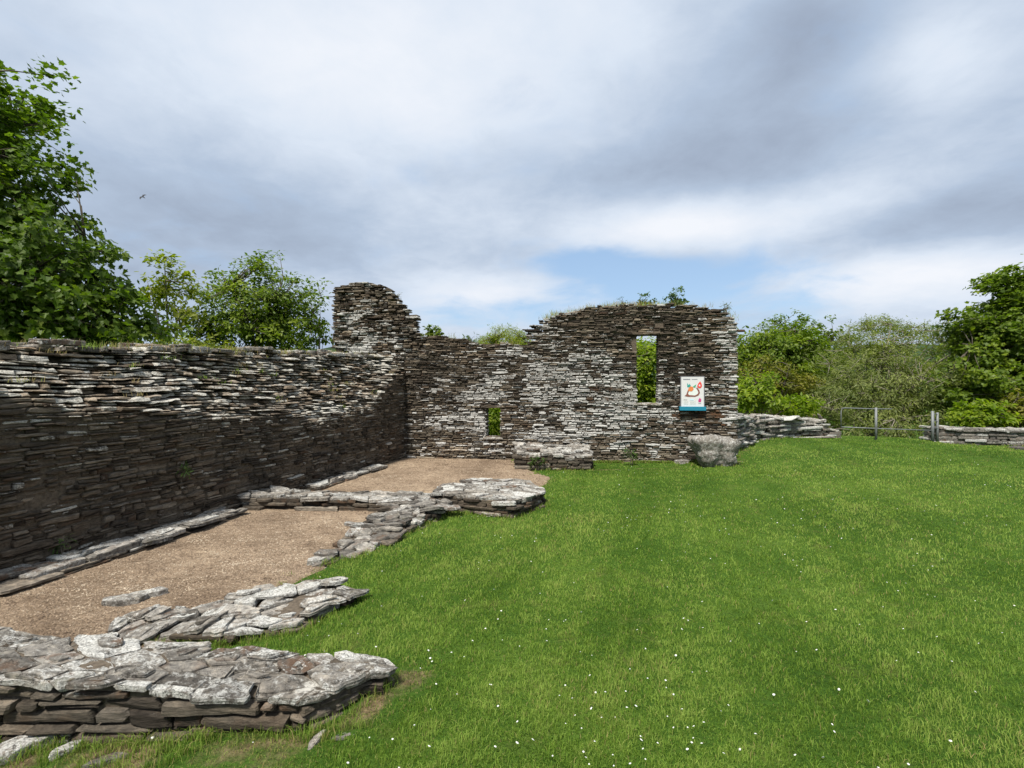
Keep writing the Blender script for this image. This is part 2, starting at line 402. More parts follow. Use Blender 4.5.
def coursed(acc, fr, sa, sb, zbase, top, inset, hfun, lfun, tintf, depth=0.22, openings=(), thick=0.36, outj=0.012, wavA=0.02, skip=0.0, seed=0):
    def glob(s, z): return wavA * n3(s * 0.55, z * 0.8, seed)
    ck = 0; hp = .05
    z = zbase; zmax = max(top(sa + (sb - sa) * i / 120) for i in range(121)) + 0.1
    while z < zmax:
        ck += 1; s = sa - random.random() * 0.2
        h = nh if ck > 1 else hfun(z)
        nh = hfun(z + h)
        def wav(s, zz, z=z, h=h, hp=hp, hn=nh, ck=ck):
            lo = min(h, hp) * .62 * n3(s * 1.7, ck * 3.7, seed) + min(h, hp) * .25 * n3(s * 6, ck * 3.7, seed)
            hi = min(h, hn) * .62 * n3(s * 1.7, (ck + 1) * 3.7, seed) + min(h, hn) * .25 * n3(s * 6, (ck + 1) * 3.7, seed)
            t = min(1, max(0, (zz - z) / h))
            return glob(s, zz) + lo * (1 - t) + hi * t
        while s < sb:
            L = lfun(z, h)
            a, b = max(s, sa + random.uniform(-.03, .02)), min(s + L, sb + random.uniform(-.02, .03)); s += L
            mid = (a + b) / 2
            if z + h * 0.6 > top(mid) + random.uniform(-.03, .025): continue
            if random.random() < skip: continue
            segs = [(a, b, depth, 0)]
            for (o0, o1, oz0, oz1) in openings:
                if z + h > oz0 + .012 and z < oz1 - .012:
                    nsg = []
                    for (p, q, dp, e) in segs:
                        if q <= o0 or p >= o1: nsg.append((p, q, dp if min(abs(q - o0), abs(p - o1)) > .16 else thick, e)); continue
                        if p < o0 - .03: nsg.append((p, o0 + random.uniform(-.02, .012), thick, 1))
                        if q > o1 + .03: nsg.append((o1 + random.uniform(-.012, .02), q, thick, 1))
                    segs = nsg
            for (p, q, dp, e) in segs:
                m = (p + q) / 2
                ins = inset(m, z + h / 2)
                rough = 1.0 if ins < 0.02 else 1.6
                oj = random.gauss(0, outj) * (1 if ins < .02 else 3.0)
                if e: oj = min(oj, .005)
                o = -ins + oj
                dd = dp if ins < 0.02 else max(dp, 0.42)
                if h > 0.06 and random.random() < 0.3:
                    c = z + h * random.uniform(.35, .65)
                    face_stone(acc, fr, p, q, z, c, o + random.gauss(0, .008), dd, tintf(m, z), wav, rough, lean=.7 * (ins > .03))
                    face_stone(acc, fr, p, q, c, z + h, o + random.gauss(0, .008), dd, tintf(m, z), wav, rough, lean=.7 * (ins > .03))
                else:
                    face_stone(acc, fr, p, q, z, z + h, o, dd, tintf(m, z), wav, rough, lean=.7 * (ins > .03))
        z += h; hp = h

def profile_core(acc, fr, ss, prof, mat):
    vs = []; k = None
    for s in ss:
        p = prof(s); k = len(p)
        vs += [fr.w(s, z, o) for (o, z) in p]
    fs = []
    for i in range(len(ss) - 1):
        for j in range(k - 1):
            a = i * k + j; fs.append((a, a + 1, a + 1 + k, a + k))
    fs.append(tuple(range(k))); b = (len(ss) - 1) * k; fs.append(tuple(b + k - 1 - j for j in range(k)))
    acc.add(vs, fs, (0.2, 0, 0), mat)

# irregular flat slab from a plan outline -------------------------------------------------
def slab(acc, poly, z, thick, tint, tilt=(0, 0), rough=0.012, inner=True, mat=0, lamin=2):
    cx = sum(p[0] for p in poly) / len(poly); cy = sum(p[1] for p in poly) / len(poly)
    P = []
    q_ = []
    for i in range(len(poly)):
        a = poly[i]; b = poly[(i + 1) % len(poly)]
        f0, f1 = random.uniform(.03, .16), random.uniform(.84, .97)
        q_ += [(a[0] + (b[0] - a[0]) * f0, a[1] + (b[1] - a[1]) * f0), (a[0] + (b[0] - a[0]) * f1, a[1] + (b[1] - a[1]) * f1)]
    poly = q_
    n0 = len(poly)
    for i in range(n0):
        a = poly[i]; b = poly[(i + 1) % n0]; l = math.hypot(b[0] - a[0], b[1] - a[1])
        m = max(1, min(5, int(l / 0.05)))
        for q in range(m):
            t = q / m; f = 0 if q == 0 else 1
            P.append((a[0] + (b[0] - a[0]) * t + f * random.gauss(0, rough * .5), a[1] + (b[1] - a[1]) * t + f * random.gauss(0, rough * .5)))
    n = len(P)
    if n < 3: return
    R = max(math.hypot(p[0] - cx, p[1] - cy) for p in P)
    sd = random.random() * 100
    def zz(x, y): return z + tilt[0] * (x - cx) + tilt[1] * (y - cy)
    vs = []; rings = []
    # sides: bottom, laminations, shoulder, top
    lev = [(-thick, 1 - random.uniform(.02, .12))]
    for i in range(lamin):
        t = -thick * (1 - (i + .6) / (lamin + .6))
        lev.append((t, 1 + random.uniform(-.04, .02))); 
    lev.append((-min(.010, thick * .2), 1.0))
    for (dz, sc) in lev:
        rings.append(len(vs))
        for (x, y) in P:
            k = sc + random.uniform(-.5, .5) * rough / max(R, .03) * 0.7
            vs.append((cx + (x - cx) * k, cy + (y - cy) * k, zz(x, y) + dz + random.uniform(-.1, .1) * thick * .25))
    tops = [0.94, 0.78, 0.58, 0.38, .18] if inner else [0.9]
    for k in tops:
        rings.append(len(vs))
        for (x, y) in P:
            X, Y = cx + (x - cx) * k, cy + (y - cy) * k
            hgt = n3(X * 9, Y * 9, sd) * rough * .9 + n3(X * 26, Y * 26, sd) * rough * .5
            # slate steps
            st = math.floor(n3(X * 5 + 7, Y * 5, sd) * 3) * rough * .45
            vs.append((X, Y, zz(X, Y) + hgt + st - (rough * .15 if k > .9 else 0)))
    vs.append((cx, cy, zz(cx, cy) + n3(cx * 9, cy * 9, sd) * rough)); c = len(vs) - 1
    fs = []
    for a, b in zip(rings, rings[1:]):
        for i in range(n):
            j = (i + 1) % n; fs.append((a + i, a + j, b + j, b + i))
    for i in range(n): fs.append((rings[-1] + i, rings[-1] + (i + 1) % n, c))
    acc.add(vs, fs, tint, mat)

def clip_half(poly, px, py, nx, ny):       # keep (p-P).n <= 0
    out = []; n = len(poly)
    for i in range(n):
        a = poly[i]; b = poly[(i + 1) % n]
        da = (a[0] - px) * nx + (a[1] - py) * ny; db = (b[0] - px) * nx + (b[1] - py) * ny
        if da <= 0: out.append(a)
        if (da < 0 < db) or (db < 0 < da):
            t = da / (da - db); out.append((a[0] + (b[0] - a[0]) * t, a[1] + (b[1] - a[1]) * t))
    return out
def cells(region, size, aniso=(1, 0, 1.6), gap=0.006, edgej=0.02, rmax=1.5):
    """Voronoi cells inside a convex region; aniso = direction + stretch."""
    ux, uy = aniso[0], aniso[1]; l = math.hypot(ux, uy); ux /= l; uy /= l; st = aniso[2]
    def fwd(p): return ((p[0] * ux + p[1] * uy) / st, -p[0] * uy + p[1] * ux)
    def inv(p): a = p[0] * st; return (a * ux - p[1] * uy, a * uy + p[1] * ux)
    reg = [fwd(p) for p in region]
    ar = 0
    for i in range(len(reg)):
        a, b = reg[i], reg[(i + 1) % len(reg)]; ar += a[0] * b[1] - a[1] * b[0]
    if ar < 0: reg = reg[::-1]
    x0 = min(p[0] for p in reg); x1 = max(p[0] for p in reg); y0 = min(p[1] for p in reg); y1 = max(p[1] for p in reg)
    def inside(p):
        for i in range(len(reg)):
            a, b = reg[i], reg[(i + 1) % len(reg)]
            if (b[0] - a[0]) * (p[1] - a[1]) - (b[1] - a[1]) * (p[0] - a[0]) < 0: return False
        return True
    pts = []; tries = 0
    target = int(abs(ar) / 2 / (size * size) * 1.4) + 2
    while len(pts) < target and tries < target * 60:
        tries += 1
        p = (random.uniform(x0, x1), random.uniform(y0, y1))
        if not inside(p): continue
        rad = size * random.choice([.42, .6, .85, 1.0])
        if any((p[0] - q[0]) ** 2 + (p[1] - q[1]) ** 2 < rad * rad for q in pts): continue
        pts.append(p)
    res = []
    for i, p in enumerate(pts):
        c = [(p[0] + rmax * size * math.cos(a), p[1] + rmax * size * math.sin(a)) for a in [j * math.pi / 4 + .3 for j in range(8)]]
        for j, q in enumerate(pts):
            if i == j: continue
            dx, dy = q[0] - p[0], q[1] - p[1]; d = math.hypot(dx, dy)
            if d > 3 * size: continue
            c = clip_half(c, p[0] + dx / 2 - dx / d * gap, p[1] + dy / 2 - dy / d * gap, dx / d, dy / d)
            if len(c) < 3: break
        if len(c) < 3: continue
        e = random.gauss(0, edgej)
        for k in range(len(reg)):
            a, b = reg[k], reg[(k + 1) % len(reg)]; dx, dy = b[0] - a[0], b[1] - a[1]; d = math.hypot(dx, dy)
            c = clip_half(c, a[0] + dy / d * e, a[1] - dx / d * e, dy / d, -dx / d)
            if len(c) < 3: break
        if len(c) < 3: continue
        # drop near-duplicate corners
        cc = [v for k, v in enumerate(c) if math.hypot(v[0] - c[k - 1][0], v[1] - c[k - 1][1]) > .012]
        if len(cc) < 3: continue
        res.append([inv(v) for v in cc])
    return res
def cen(c): return (sum(p[0] for p in c) / len(c), sum(p[1] for p in c) / len(c))
def shrink(poly, d):
    ar = sum(p[0] * q[1] - q[0] * p[1] for p, q in zip(poly, poly[1:] + poly[:1]))
    pl_ = list(poly) if ar > 0 else list(poly)[::-1]
    o = list(pl_)
    for i in range(len(pl_)):
        a, b = pl_[i], pl_[(i + 1) % len(pl_)]; dx, dy = b[0] - a[0], b[1] - a[1]; l = math.hypot(dx, dy)
        nx, ny = dy / l, -dx / l                       # outward
        o = clip_half(o, a[0] - nx * d, a[1] - ny * d, nx, ny)
        if len(o) < 3: return []
    return o
FOOT = []     # plan outlines where no lawn grows
def stacked(body, cap, region, z0, ztop, size, aniso, lay=0.06, lich=(0.25, .5), edgej=0.02, capsize=None, capthick=.06, tiltA=.04, core=True, detail=True, toplich=.45, tone=.55, zj=.009, layers=True):
    """dry-laid layers of flat stones, capped by irregular slabs. body/cap are accumulators."""
    if core:
        r = shrink(region, .10 if layers else .06); n = len(r)
        vs = [(p[0], p[1], z0 - .05) for p in r] + [(p[0], p[1], ztop(*p) - capthick * .55 - (.017 if detail else .04)) for p in r]
        fs = [(i, (i + 1) % n, n + (i + 1) % n, n + i) for i in range(n)] + [tuple(range(n, 2 * n))]
        if n > 2: body.add(vs, fs, (.2, 0, 0), 1)
    z = z0
    zm = max(ztop(*p) for p in region)
    while layers and z < zm:
        h = lay * random.uniform(.65, 1.35)
        for c in cells(region, size, aniso, .004, edgej):
            m = cen(c)
            if z + h > ztop(*m) - capthick * .6: continue
            w = random.random() < lich[0] * .5
            slab(body, c, z + h, h * random.uniform(.9, 1.05), (min(1, max(0, random.gauss(tone - .1, .2))), random.uniform(.45, .7) if w else random.uniform(0, .3), random.random() ** 3 * .7),
                 (random.gauss(0, .012), random.gauss(0, .012)), .012, False)
        z += h
    cs = capsize or size
    for c in cells(region, cs, aniso, .005, edgej * 1.5):
        m = cen(c); zt = ztop(*m) + random.gauss(0, zj)
        th = capthick * random.uniform(.7, 1.3)
        gx = (ztop(m[0] + .05, m[1]) - ztop(m[0] - .05, m[1])) / .1; gy = (ztop(m[0], m[1] + .05) - ztop(m[0], m[1] - .05)) / .1
        slab(cap, c, zt, th, (min(1, max(0, random.gauss(tone, .25))), min(.66, max(0, random.gauss(toplich, .085))), random.random() ** 5 * .8),
             (gx + random.gauss(0, tiltA), gy + random.gauss(0, tiltA)), .015, detail, 0, 3)
        if detail and random.random() < .55:            # split plates left on the slab
            k = random.uniform(.35, .8); ox, oy = random.uniform(-.3, .3), random.uniform(-.3, .3)
            q = random.choice(c)
            fl = [(m[0] + (v[0] - m[0]) * k + (q[0] - m[0]) * ox * .6, m[1] + (v[1] - m[1]) * k + (q[1] - m[1]) * ox * .6) for v in c]
            slab(cap, fl, zt + random.uniform(.007, .016), .02, (min(1, max(0, random.gauss(tone, .25))), min(.66, max(0, random.gauss(toplich, .10))), random.random() ** 5 * .8),
                 (gx + random.gauss(0, tiltA), gy + random.gauss(0, tiltA)), .013, True, 0, 2)

def low_wall(name, label, cat, pieces, group=None, extra=None, bmat='stone_low', **kw):
    body, cap = Acc(), Acc()
    if extra: extra(body)
    for (region, z0, ztop, opts) in pieces:
        k = dict(kw); k.update(opts); stacked(body, cap, region, z0, ztop, **k); FOOT.append(region)
    b = cen(pieces[0][0]); base = (b[0], b[1], pieces[0][1])
    o = body.obj(name, [M[bmat], M['mortar']], base)
    c = cap.obj('coping', [M['stone_cap']], base, o)
    return tag(o, label, cat, group)

# ---- long ruined wall at the left
def zb_left(px): return lerp_table([(-4000, 1.62), (-500, 1.6), (0, 1.6), (100, 1.42), (200, 1.22), (260, 1.08), (320, .98), (372, 1.15), (390, 1.6), (402, 1.95), (900, 1.95)], px)
def top_left(s): return lerp_table([(0, 2.40), (1.5, 2.42), (3.5, 2.30), (6, 2.2), (8.6, 2.12), (15, 2.05)], s) + .05 * n3(s * 1.3, 4.2) + .03 * n3(s * 4, 1.2)
def zbl(s): return zb_left(FL.px(s)) + .16 * n3(s * .9, 7.7) + .10 * n3(s * 3, 2.2) + .05 * n3(s * 8, 5.2)
SLOPE = .85
def inset_left(s, z):
    zb = zbl(s); t = top_left(s)
    if z < zb: return 0.0
    q = min(1, (z - zb) / max(.1, t - zb))
    return SLOPE * (q ** .8) * (1 if s > .6 else .4 + s) + .05 * n3(s * 2.5, z * 5, 9)
acc = Acc()
def tint_left(s, z):
    zb = zbl(s)
    if z > zb - .05:
        p = .62
        r = random.gauss(.74, .22)
    else:
        p = .03 + .40 * max(0, 1 - (zb - z) / .7) ** 2
        r = random.gauss(.42, .22)
    if n3(s * .8, z * 1.5, 21) > .25: p *= 2.2
    w = random.random() < p
    return (min(1, max(0, r)), min(.82, max(0, random.gauss(.12 + .62 * p, .17) + (.25 if w and p < .2 else 0))), random.random() ** 3 * (.5 if z < .9 else .35))
coursed(acc, FL, 0.0, 13.6, -.47, top_left, inset_left,
        lambda z: random.choice([random.uniform(.022, .045), random.uniform(.03, .075)]) if z < .9 else random.uniform(.024, .07),
        lambda z, h: min(.6, random.lognormvariate(-1.75, .5)),
        tint_left, .2, (), .8, .020, .07, .012, 1)
ss = np.linspace(0, 13.6, 110)
profile_core(acc, FL, ss, lambda s: [(-.028, -.6), (-.028, zbl(s) - .07), (-.16 - .5 * SLOPE, (zbl(s) + top_left(s)) / 2 - .12), (-.16 - SLOPE, top_left(s) - .08), (-1.3, top_left(s) - .06), (-1.3, -.6)], 1)
# rough slabs lying along its top
topw = Acc()
for i in range(13):
    a, b = i * 1.05, (i + 1) * 1.05
    reg = [FL.w(a, 0, -.68)[:2], FL.w(b, 0, -.68)[:2], FL.w(b, 0, -1.34)[:2], FL.w(a, 0, -1.34)[:2]]
    for rep in range(2):
        for c in cells(reg, .24, (FL.S[0], FL.S[1], 1.5), .02, .03):
            if random.random() < (.25 if rep == 0 else .6): continue
            m = cen(c); s = (m[0] - FL.O[0]) * FL.S[0] + (m[1] - FL.O[1]) * FL.S[1]
            slab(topw, c, top_left(s) + .0 + rep * .05 + random.gauss(0, .015), .06, (min(1, max(0, random.gauss(.45, .25))), max(0, random.gauss(.34, .2)), random.random() ** 3), (random.gauss(0, .05), random.gauss(0, .05)), .015, False)
base = FL.w(6.5, -.47, -.6)
wl = acc.obj('ruined_wall', [M['stone_left'], M['mortar']], base)
tag(wl, 'long dark slate wall running along the left of the gravel floor, its top broken back', 'stone wall')
topw.obj('wall_head', [M['stone_cap']], base, wl)

# ---- back wall with the window slits
TOPB = [(330, 352), (334, 322), (335, 290), (338, 285), (352, 283), (372, 282), (383, 286), (390, 291), (398, 297), (406, 306), (411, 313), (415, 320), (417, 331), (421, 335), (440, 336), (458, 338), (470, 341), (482, 344),
        (526, 344), (527, 336), (531, 326), (540, 319), (552, 315), (570, 311), (590, 308), (612, 305), (640, 304), (680, 304), (706, 306), (722, 309), (730, 314), (736, 321), (738, 330)]
TB = [(FB.s_of(px), zat(py, FB.depth(FB.s_of(px)))) for px, py in TOPB]
def top_back(s): return lerp_table(TB, s) + .03 * n3(s * 5, 3.3)
def opening(px0, px1, py0, py1):
    a, b = FB.s_of(px0), FB.s_of(px1); d = FB.depth((a + b) / 2)
    return (a, b, zat(py1, d), zat(py0, d))
OPEN = [opening(637.5, 657.5, 335, 403), opening(486.5, 499.5, 408, 437)]
PUT = [opening(655, 663, 322, 328), opening(632, 640, 337, 350)]      # putlog hole and broken jamb
SA, SB = FB.s_of(333), FB.s_of(737.5)
BL = [(575, 392, 50, 30, .95), (565, 360, 34, 14, .45), (610, 408, 45, 20, .75), (545, 330, 18, 18, .45), (560, 430, 60, 12, .35), (480, 405, 26, 18, .6), (462, 425, 30, 14, .45), (505, 380, 26, 14, .45), (513, 352, 14, 8, .4), (360, 310, 25, 25, .22),
      (375, 345, 25, 18, .45), (345, 340, 20, 22, .35), (430, 420, 26, 24, .30), (728, 370, 8, 70, .75), (730, 330, 8, 30, .6), (640, 410, 40, 8, .5), (662, 395, 10, 40, .35), (700, 400, 30, 20, .25),
      (620, 440, 70, 10, .35), (660, 450, 30, 10, .45), (560, 460, 40, 8, .35), (480, 438, 40, 10, .25)]
def lich_back(s, z):
    px = FB.px(s); py = 384 - (z - H) * F / FB.depth(s)
    p = .055
    for (a, b, sa, sb, k) in BL: p += k * math.exp(-((px - a) / sa) ** 2 - ((py - b) / sb) ** 2)
    p *= .35 + 1.4 * max(0, .5 + n3(s * 1.5, z * 2.4, 31) * 1.6)
    return min(.88, p), px, py
def tint_back(s, z):
    p, px, py = lich_back(s, z)
    w = random.random() < p
    low = z < .35
    r = random.gauss(.62 if low else .42, .26)
    o = random.random() ** 2.5 * (.6 if low else .35)
    if abs(px - 700) < 30 and abs(py - 420) < 8: o = .9
    if abs(px - 600) < 25 and abs(py - 393) < 10: o = max(o, .7)
    return (min(1, max(0, r)), min(.85, max(0, random.gauss(.16 + .56 * min(1, p * 1.25), .17) + (.28 if w and p < .25 else 0))), o)
acc = Acc()
def tb_main(s): return top_back(s) if s > FB.s_of(416) else min(top_back(s), zat(352, 13.6))
coursed(acc, FB, SA, SB, -.5, tb_main, lambda s, z: 0.0,
        lambda z: random.choice([random.uniform(.022, .042), random.uniform(.028, .066)]),
        lambda z, h: min(.6, random.lognormvariate(-1.75, .5)), tint_back, .2, OPEN + PUT, .36, .018, .03, .012, 2)
def back_profile(core, sa, sb, topf, opens, mat, fo=-.045):
    """mortar core in upright strips, split at the openings"""
    cuts = sorted(set([sa, sb] + [v for o in opens for v in (o[0] - .02, o[1] + .02)] + list(np.arange(sa, sb, .2))))
    for a, b in zip(cuts, cuts[1:]):
        m = (a + b) / 2; t0 = t1 = min(topf(a - .14), topf(b + .14), topf(m)) - .07
        spans = [(-.6, None)]
        for (o0, o1, z0, z1) in opens:
            if o0 - .03 < m < o1 + .03: spans = [(-.6, z0 - .02), (z1 + .02, None)]
        bk = -.87
        for (o0, o1, z0, z1) in opens:
            if o0 - .45 < m < o1 + .45: bk = -.36
        for (lo, hi) in spans:
            h0 = t0 if hi is None else hi; h1 = t1 if hi is None else hi
            vs = [FB.w(a, lo, fo), FB.w(b, lo, fo), FB.w(b, h1, fo), FB.w(a, h0, fo), FB.w(a, lo, bk), FB.w(b, lo, bk), FB.w(b, h1, bk), FB.w(a, h0, bk)]
            core.add(vs, [(0, 1, 2, 3), (5, 4, 7, 6), (3, 2, 6, 7), (4, 0, 3, 7), (1, 5, 6, 2), (4, 5, 1, 0)], (.2, 0, 0), mat)
back_profile(acc, SA + .05, SB - .05, tb_main, OPEN, 1)
base = FB.w(4, -.5, -.45)
wb = acc.obj('gable_wall', [M['stone_back'], M['mortar']], base)
tag(wb, 'tall ruined back wall of thin dark slates blotched white, with two narrow window slits', 'stone wall')
# end return (quoins) on the far right side of the back wall
FE = Frame(FB.w(SB, 0, 0)[:2], (-FB.N[0], -FB.N[1]), (FB.S[0], FB.S[1]))
acc = Acc()
coursed(acc, FE, .0, .88, -.5, lambda s: top_back(SB - .12) - .25, lambda s, z: 0, lambda z: random.uniform(.035, .085), lambda z, h: random.uniform(.15, .5),
        lambda s, z: (random.uniform(.3, .8), random.uniform(.5, .8) if random.random() < .5 else .1, .1), .2, (), .8, .02, .02, 0, 3)
acc.obj('quoins', [M['stone_back']], base, wb)
# corner stub standing higher than the wall
acc = Acc()
zc = zat(356, 13.6)
SC1 = FB.s_of(418)
coursed(acc, FB, SA, SC1, zc, top_back, lambda s, z: .03 * n3(s * 3, z * 4, 14), lambda z: random.uniform(.03, .07), lambda z, h: min(.5, random.lognormvariate(-1.8, .5)), tint_back, .25, (), .8, .032, .03, .01, 4)
FS = Frame(FB.w(SA, 0, 0)[:2], (-FB.N[0], -FB.N[1]), (-FB.S[0], -FB.S[1]))
coursed(acc, FS, 0, .85, 1.6, lambda s: TB[4][1] - .1, lambda s, z: .04 * n3(s * 3, z * 5, 3), lambda z: random.uniform(.03, .08), lambda z, h: random.uniform(.15, .45), tint_back, .2, (), .8, .04, .02, 0, 5)
back_profile(acc, SA + .10, SC1 - .10, lambda s: top_back(s) - .05, [], 1, -.16)
acc.obj('corner_stub', [M['stone_back'], M['mortar']], base, wb)
# lintels and sill
def beam(name, s0, s1, z0, z1, o0, o1, mat, tint):
    a = Acc(); random_state = random.getstate()
    face_stone(a, FB, s0, s1, z0, z1, o0, o0 - o1, tint, lambda s, z: 0, .8, .012)
    return a.obj(name, [mat], base, wb)
for (a, b, z0, z1) in OPEN:
    beam('lintel', a - .16, b + .16, z1 - .005, z1 + .075, .02, -.35, M['stone_back'], (.3, .25, .1))
    beam('sill', a - .10, b + .10, z0 - .07, z0 + .002, .03, -.35, M['stone_back'], (.7, .5, .1))

# broken wall head stones, laid loose along the top of the back wall
acc = Acc()
s = FB.s_of(420)
while s < SB - .05:
    L = random.uniform(.12, .4)
    for o in (-.02, -.35, -.62):
        if random.random() < .35: continue
        c0 = FB.w(s, 0, o)[:2]; c1 = FB.w(s + L, 0, o)[:2]; c2 = FB.w(s + L, 0, o - .25)[:2]; c3 = FB.w(s, 0, o - .25)[:2]
        slab(acc, [c0, c1, c2, c3], min(top_back(s), top_back(s + L)) + random.uniform(-.02, .03), random.uniform(.03, .06), (random.uniform(.2, .7), random.uniform(.1, .6), random.random() ** 2), (random.gauss(0, .05), random.gauss(0, .05)), .015, False)
    s += L
acc.obj('wall_head', [M['stone_back']], base, wb)

# ---- low walls
def plane(pts):      # best-fit z = a + bx + cy through >=3 points
    A = np.array([(1, p[0], p[1]) for p in pts]); z = np.array([p[2] for p in pts])
    c, *_ = np.linalg.lstsq(A, z, rcond=None)
    return lambda x, y: float(c[0] + c[1] * x + c[2] * y)
nearA = [(-3.35, 2.68), (-1.62, 2.66), (-1.62, 3.12), (-3.35, 3.16)]
nearB = [(-1.66, 2.66), (-1.14, 2.66), (-.95, 2.76), (-.76, 3.02), (-.82, 3.08), (-1.66, 3.12)]
nearC = [(-5.55, 2.72), (-3.31, 2.68), (-3.31, 3.16), (-5.45, 3.2)]
def near_top(x, y): return lerp_table([(-5.6, .22), (-3.3, .13), (-3.05, .11), (-2.6, .055), (-2.2, .03), (-1.6, .0), (-1.1, -.03), (-.7, -.06)], x) + .012 * n3(x * 2, y * 3) + .02 * (y - 2.9)
def near_faces(body):
    def tn_(s, z):
        w = random.random() < (.12 if z < -.1 else .3)
        return (min(1, max(0, random.gauss(.42, .2))), random.uniform(.35, .6) if w else random.uniform(0, .32), random.random() ** 3 * .6)
    hf = lambda z: random.uniform(.028, .075); lf = lambda z, h: min(.75, random.lognormvariate(-1.25, .45))
    fr = Frame((-5.55, 2.715), (1, -.012), (-.012, -1))
    coursed(body, fr, 0, 4.42, -.40, lambda s: near_top(fr.w(s, 0, 0)[0], 2.7) - .035, lambda s, z: .05 * max(0, z + .3), hf, lf, tn_, .16, (), .3, .016, .03, 0, 61)
    fr2 = Frame((-1.13, 2.665), (.41, .37), (.37, -.41))
    coursed(body, fr2, 0, .54, -.36, lambda s: -.05, lambda s, z: .08 * max(0, z + .3), hf, lambda z, h: random.uniform(.12, .35), tn_, .14, (), .3, .02, .02, 0, 62)
    fr3 = Frame((-.76, 3.08), (-1, .02), (.02, 1))
    coursed(body, fr3, 0, 4.7, -.40, lambda s: near_top(fr3.w(s, 0, 0)[0], 3.1) - .04, lambda s, z: 0, hf, lf, tn_, .14, (), .3, .016, .03, 0, 63)
low_wall('low_wall', 'nearest low wall of flat slate slabs, ending in the lawn at the lower left', 'low wall',
         [(nearA, -.36, near_top, {}), (nearB, -.32, near_top, {}), (nearC, -.36, near_top, {})],
         extra=near_faces, layers=False, zj=.006, tiltA=.018,
         size=.19, aniso=(1, 0.03, 2.0), lay=.055, capsize=.15, capthick=.036, edgej=.014, toplich=.45, tone=.5, lich=(.2, .5))
w2a = [(-3.05, 3.72), (-2.1, 3.66), (-2.2, 4.42), (-3.2, 4.02)]
w2b = [(-2.14, 3.66), (-1.62, 3.80), (-1.36, 4.38), (-1.62, 4.52), (-2.24, 4.45)]
def w2top(x, y): return lerp_table([(-3.3, -.25), (-2.8, -.19), (-2.0, -.15), (-1.6, -.14), (-1.2, -.21)], x) + .03 * n3(x * 3, y * 3, 6) + .05 * (y - 4)
low_wall('low_wall', 'low flat footing of pale slabs lying behind the nearest wall', 'low wall',
         [(w2a, -.40, w2top, {}), (w2b, -.36, w2top, {})], size=.19, aniso=(1, .45, 1.7), lay=.05, capsize=.15, capthick=.04, edgej=.03, toplich=.50, tone=.62, tiltA=.05, zj=.012)
cross = [(-4.62, 7.96), (-2.35, 7.86), (-1.28, 7.78), (-1.2, 8.3), (-2.5, 8.5), (-4.75, 8.6)]
low_wall('low_wall', 'low rubble cross wall between the long left wall and the square block', 'low wall',
         [(cross, -.42, lambda x, y: lerp_table([(-4.7, -.10), (-4.2, -.13), (-3, -.15), (-2.2, -.15), (-1.2, -.18)], x) + .03 * n3(x * 3, y * 3, 2), {})],
         size=.22, aniso=(1, 0, 1.7), lay=.055, capthick=.05, edgej=.05, toplich=.40, tone=.5, tiltA=.06, detail=False)
dg = [[(-2.16, 5.50), (-1.75, 5.62), (-1.45, 6.35), (-2.0, 6.5)], [(-2.02, 6.42), (-1.45, 6.28), (-1.12, 7.2), (-1.82, 7.3)], [(-1.85, 7.22), (-1.1, 7.1), (-.95, 7.9), (-1.55, 8.0)]]
low_wall('low_wall', 'low tumbled rubble wall stepping down towards the camera between gravel and lawn', 'low wall',
         [(dg[0], -.42, lambda x, y: -.34 + .16 * (y - 5.4) + .03 * n3(x * 4, y * 4), {}), (dg[1], -.42, lambda x, y: -.165 + .03 * n3(x * 4, y * 4), {}), (dg[2], -.42, lambda x, y: -.13 + .03 * n3(x * 4, y * 4), {})],
         size=.18, aniso=(1, .2, 1.5), lay=.045, capsize=.15, capthick=.045, edgej=.06, toplich=.34, tone=.48, tiltA=.10, detail=False)
blk = [(-1.32, 7.82), (0.0, 7.27), (.55, 7.98), (.26, 8.92), (-.62, 9.06), (-1.25, 8.45)]
low_wall('stone_block', 'low square block of stacked slates with a flat top at the lawn edge', 'stone block',
         [(blk, -.40, lambda x, y: -.045 + .02 * n3(x * 3, y * 3), {})], size=.22, aniso=(1, -.35, 1.7), lay=.042, capsize=.17, capthick=.045, edgej=.022, toplich=.46, tone=.42, tiltA=.04, detail=False)
pl = [(.06, 11.72), (1.85, 11.62), (1.95, 12.75), (.1, 13.1)]
low_wall('stone_plinth', 'low masonry plinth at the foot of the back wall beside the gravel', 'plinth',
         [(pl, -.5, lambda x, y: -.0 + .09 * (y - 11.7) + .06 * n3(x * 2.2, y * 2.2), {})], size=.24, aniso=(1, -.1, 1.7), lay=.055, capsize=.17, capthick=.05, edgej=.02, toplich=.45, tone=.55, tiltA=.06, zj=.02, detail=False)
# footing slabs along the long wall
def ledge(px_a, px_b, width, zt, name, label, sz):
    s0, s1 = FL.s_of(px_b), FL.s_of(px_a)
    regs = []
    n = max(1, int((s1 - s0) / 1.0))
    for i in range(n):
        a = s0 + (s1 - s0) * i / n; b = s0 + (s1 - s0) * (i + 1) / n
        w0, w1 = width(a), width(b)
        regs.append(([FL.w(a, 0, .0)[:2], FL.w(b, 0, .0)[:2], FL.w(b, 0, w1)[:2], FL.w(a, 0, w0)[:2]], -.40, lambda x, y: zt + .02 * n3(x * 2, y * 2), {}))
    return low_wall(name, label, 'stone footing', regs, size=sz, aniso=(FL.S[0], FL.S[1], 2.4), lay=.05, capthick=.06, edgej=.025, toplich=.42, tone=.66, tiltA=.03)
ledge(-10, 222, lambda s: .42 + .14 * n3(s * 1.7, 3), -.24, 'stone_footing', 'narrow ledge of long slabs at the foot of the left wall, nearest stretch', .26)
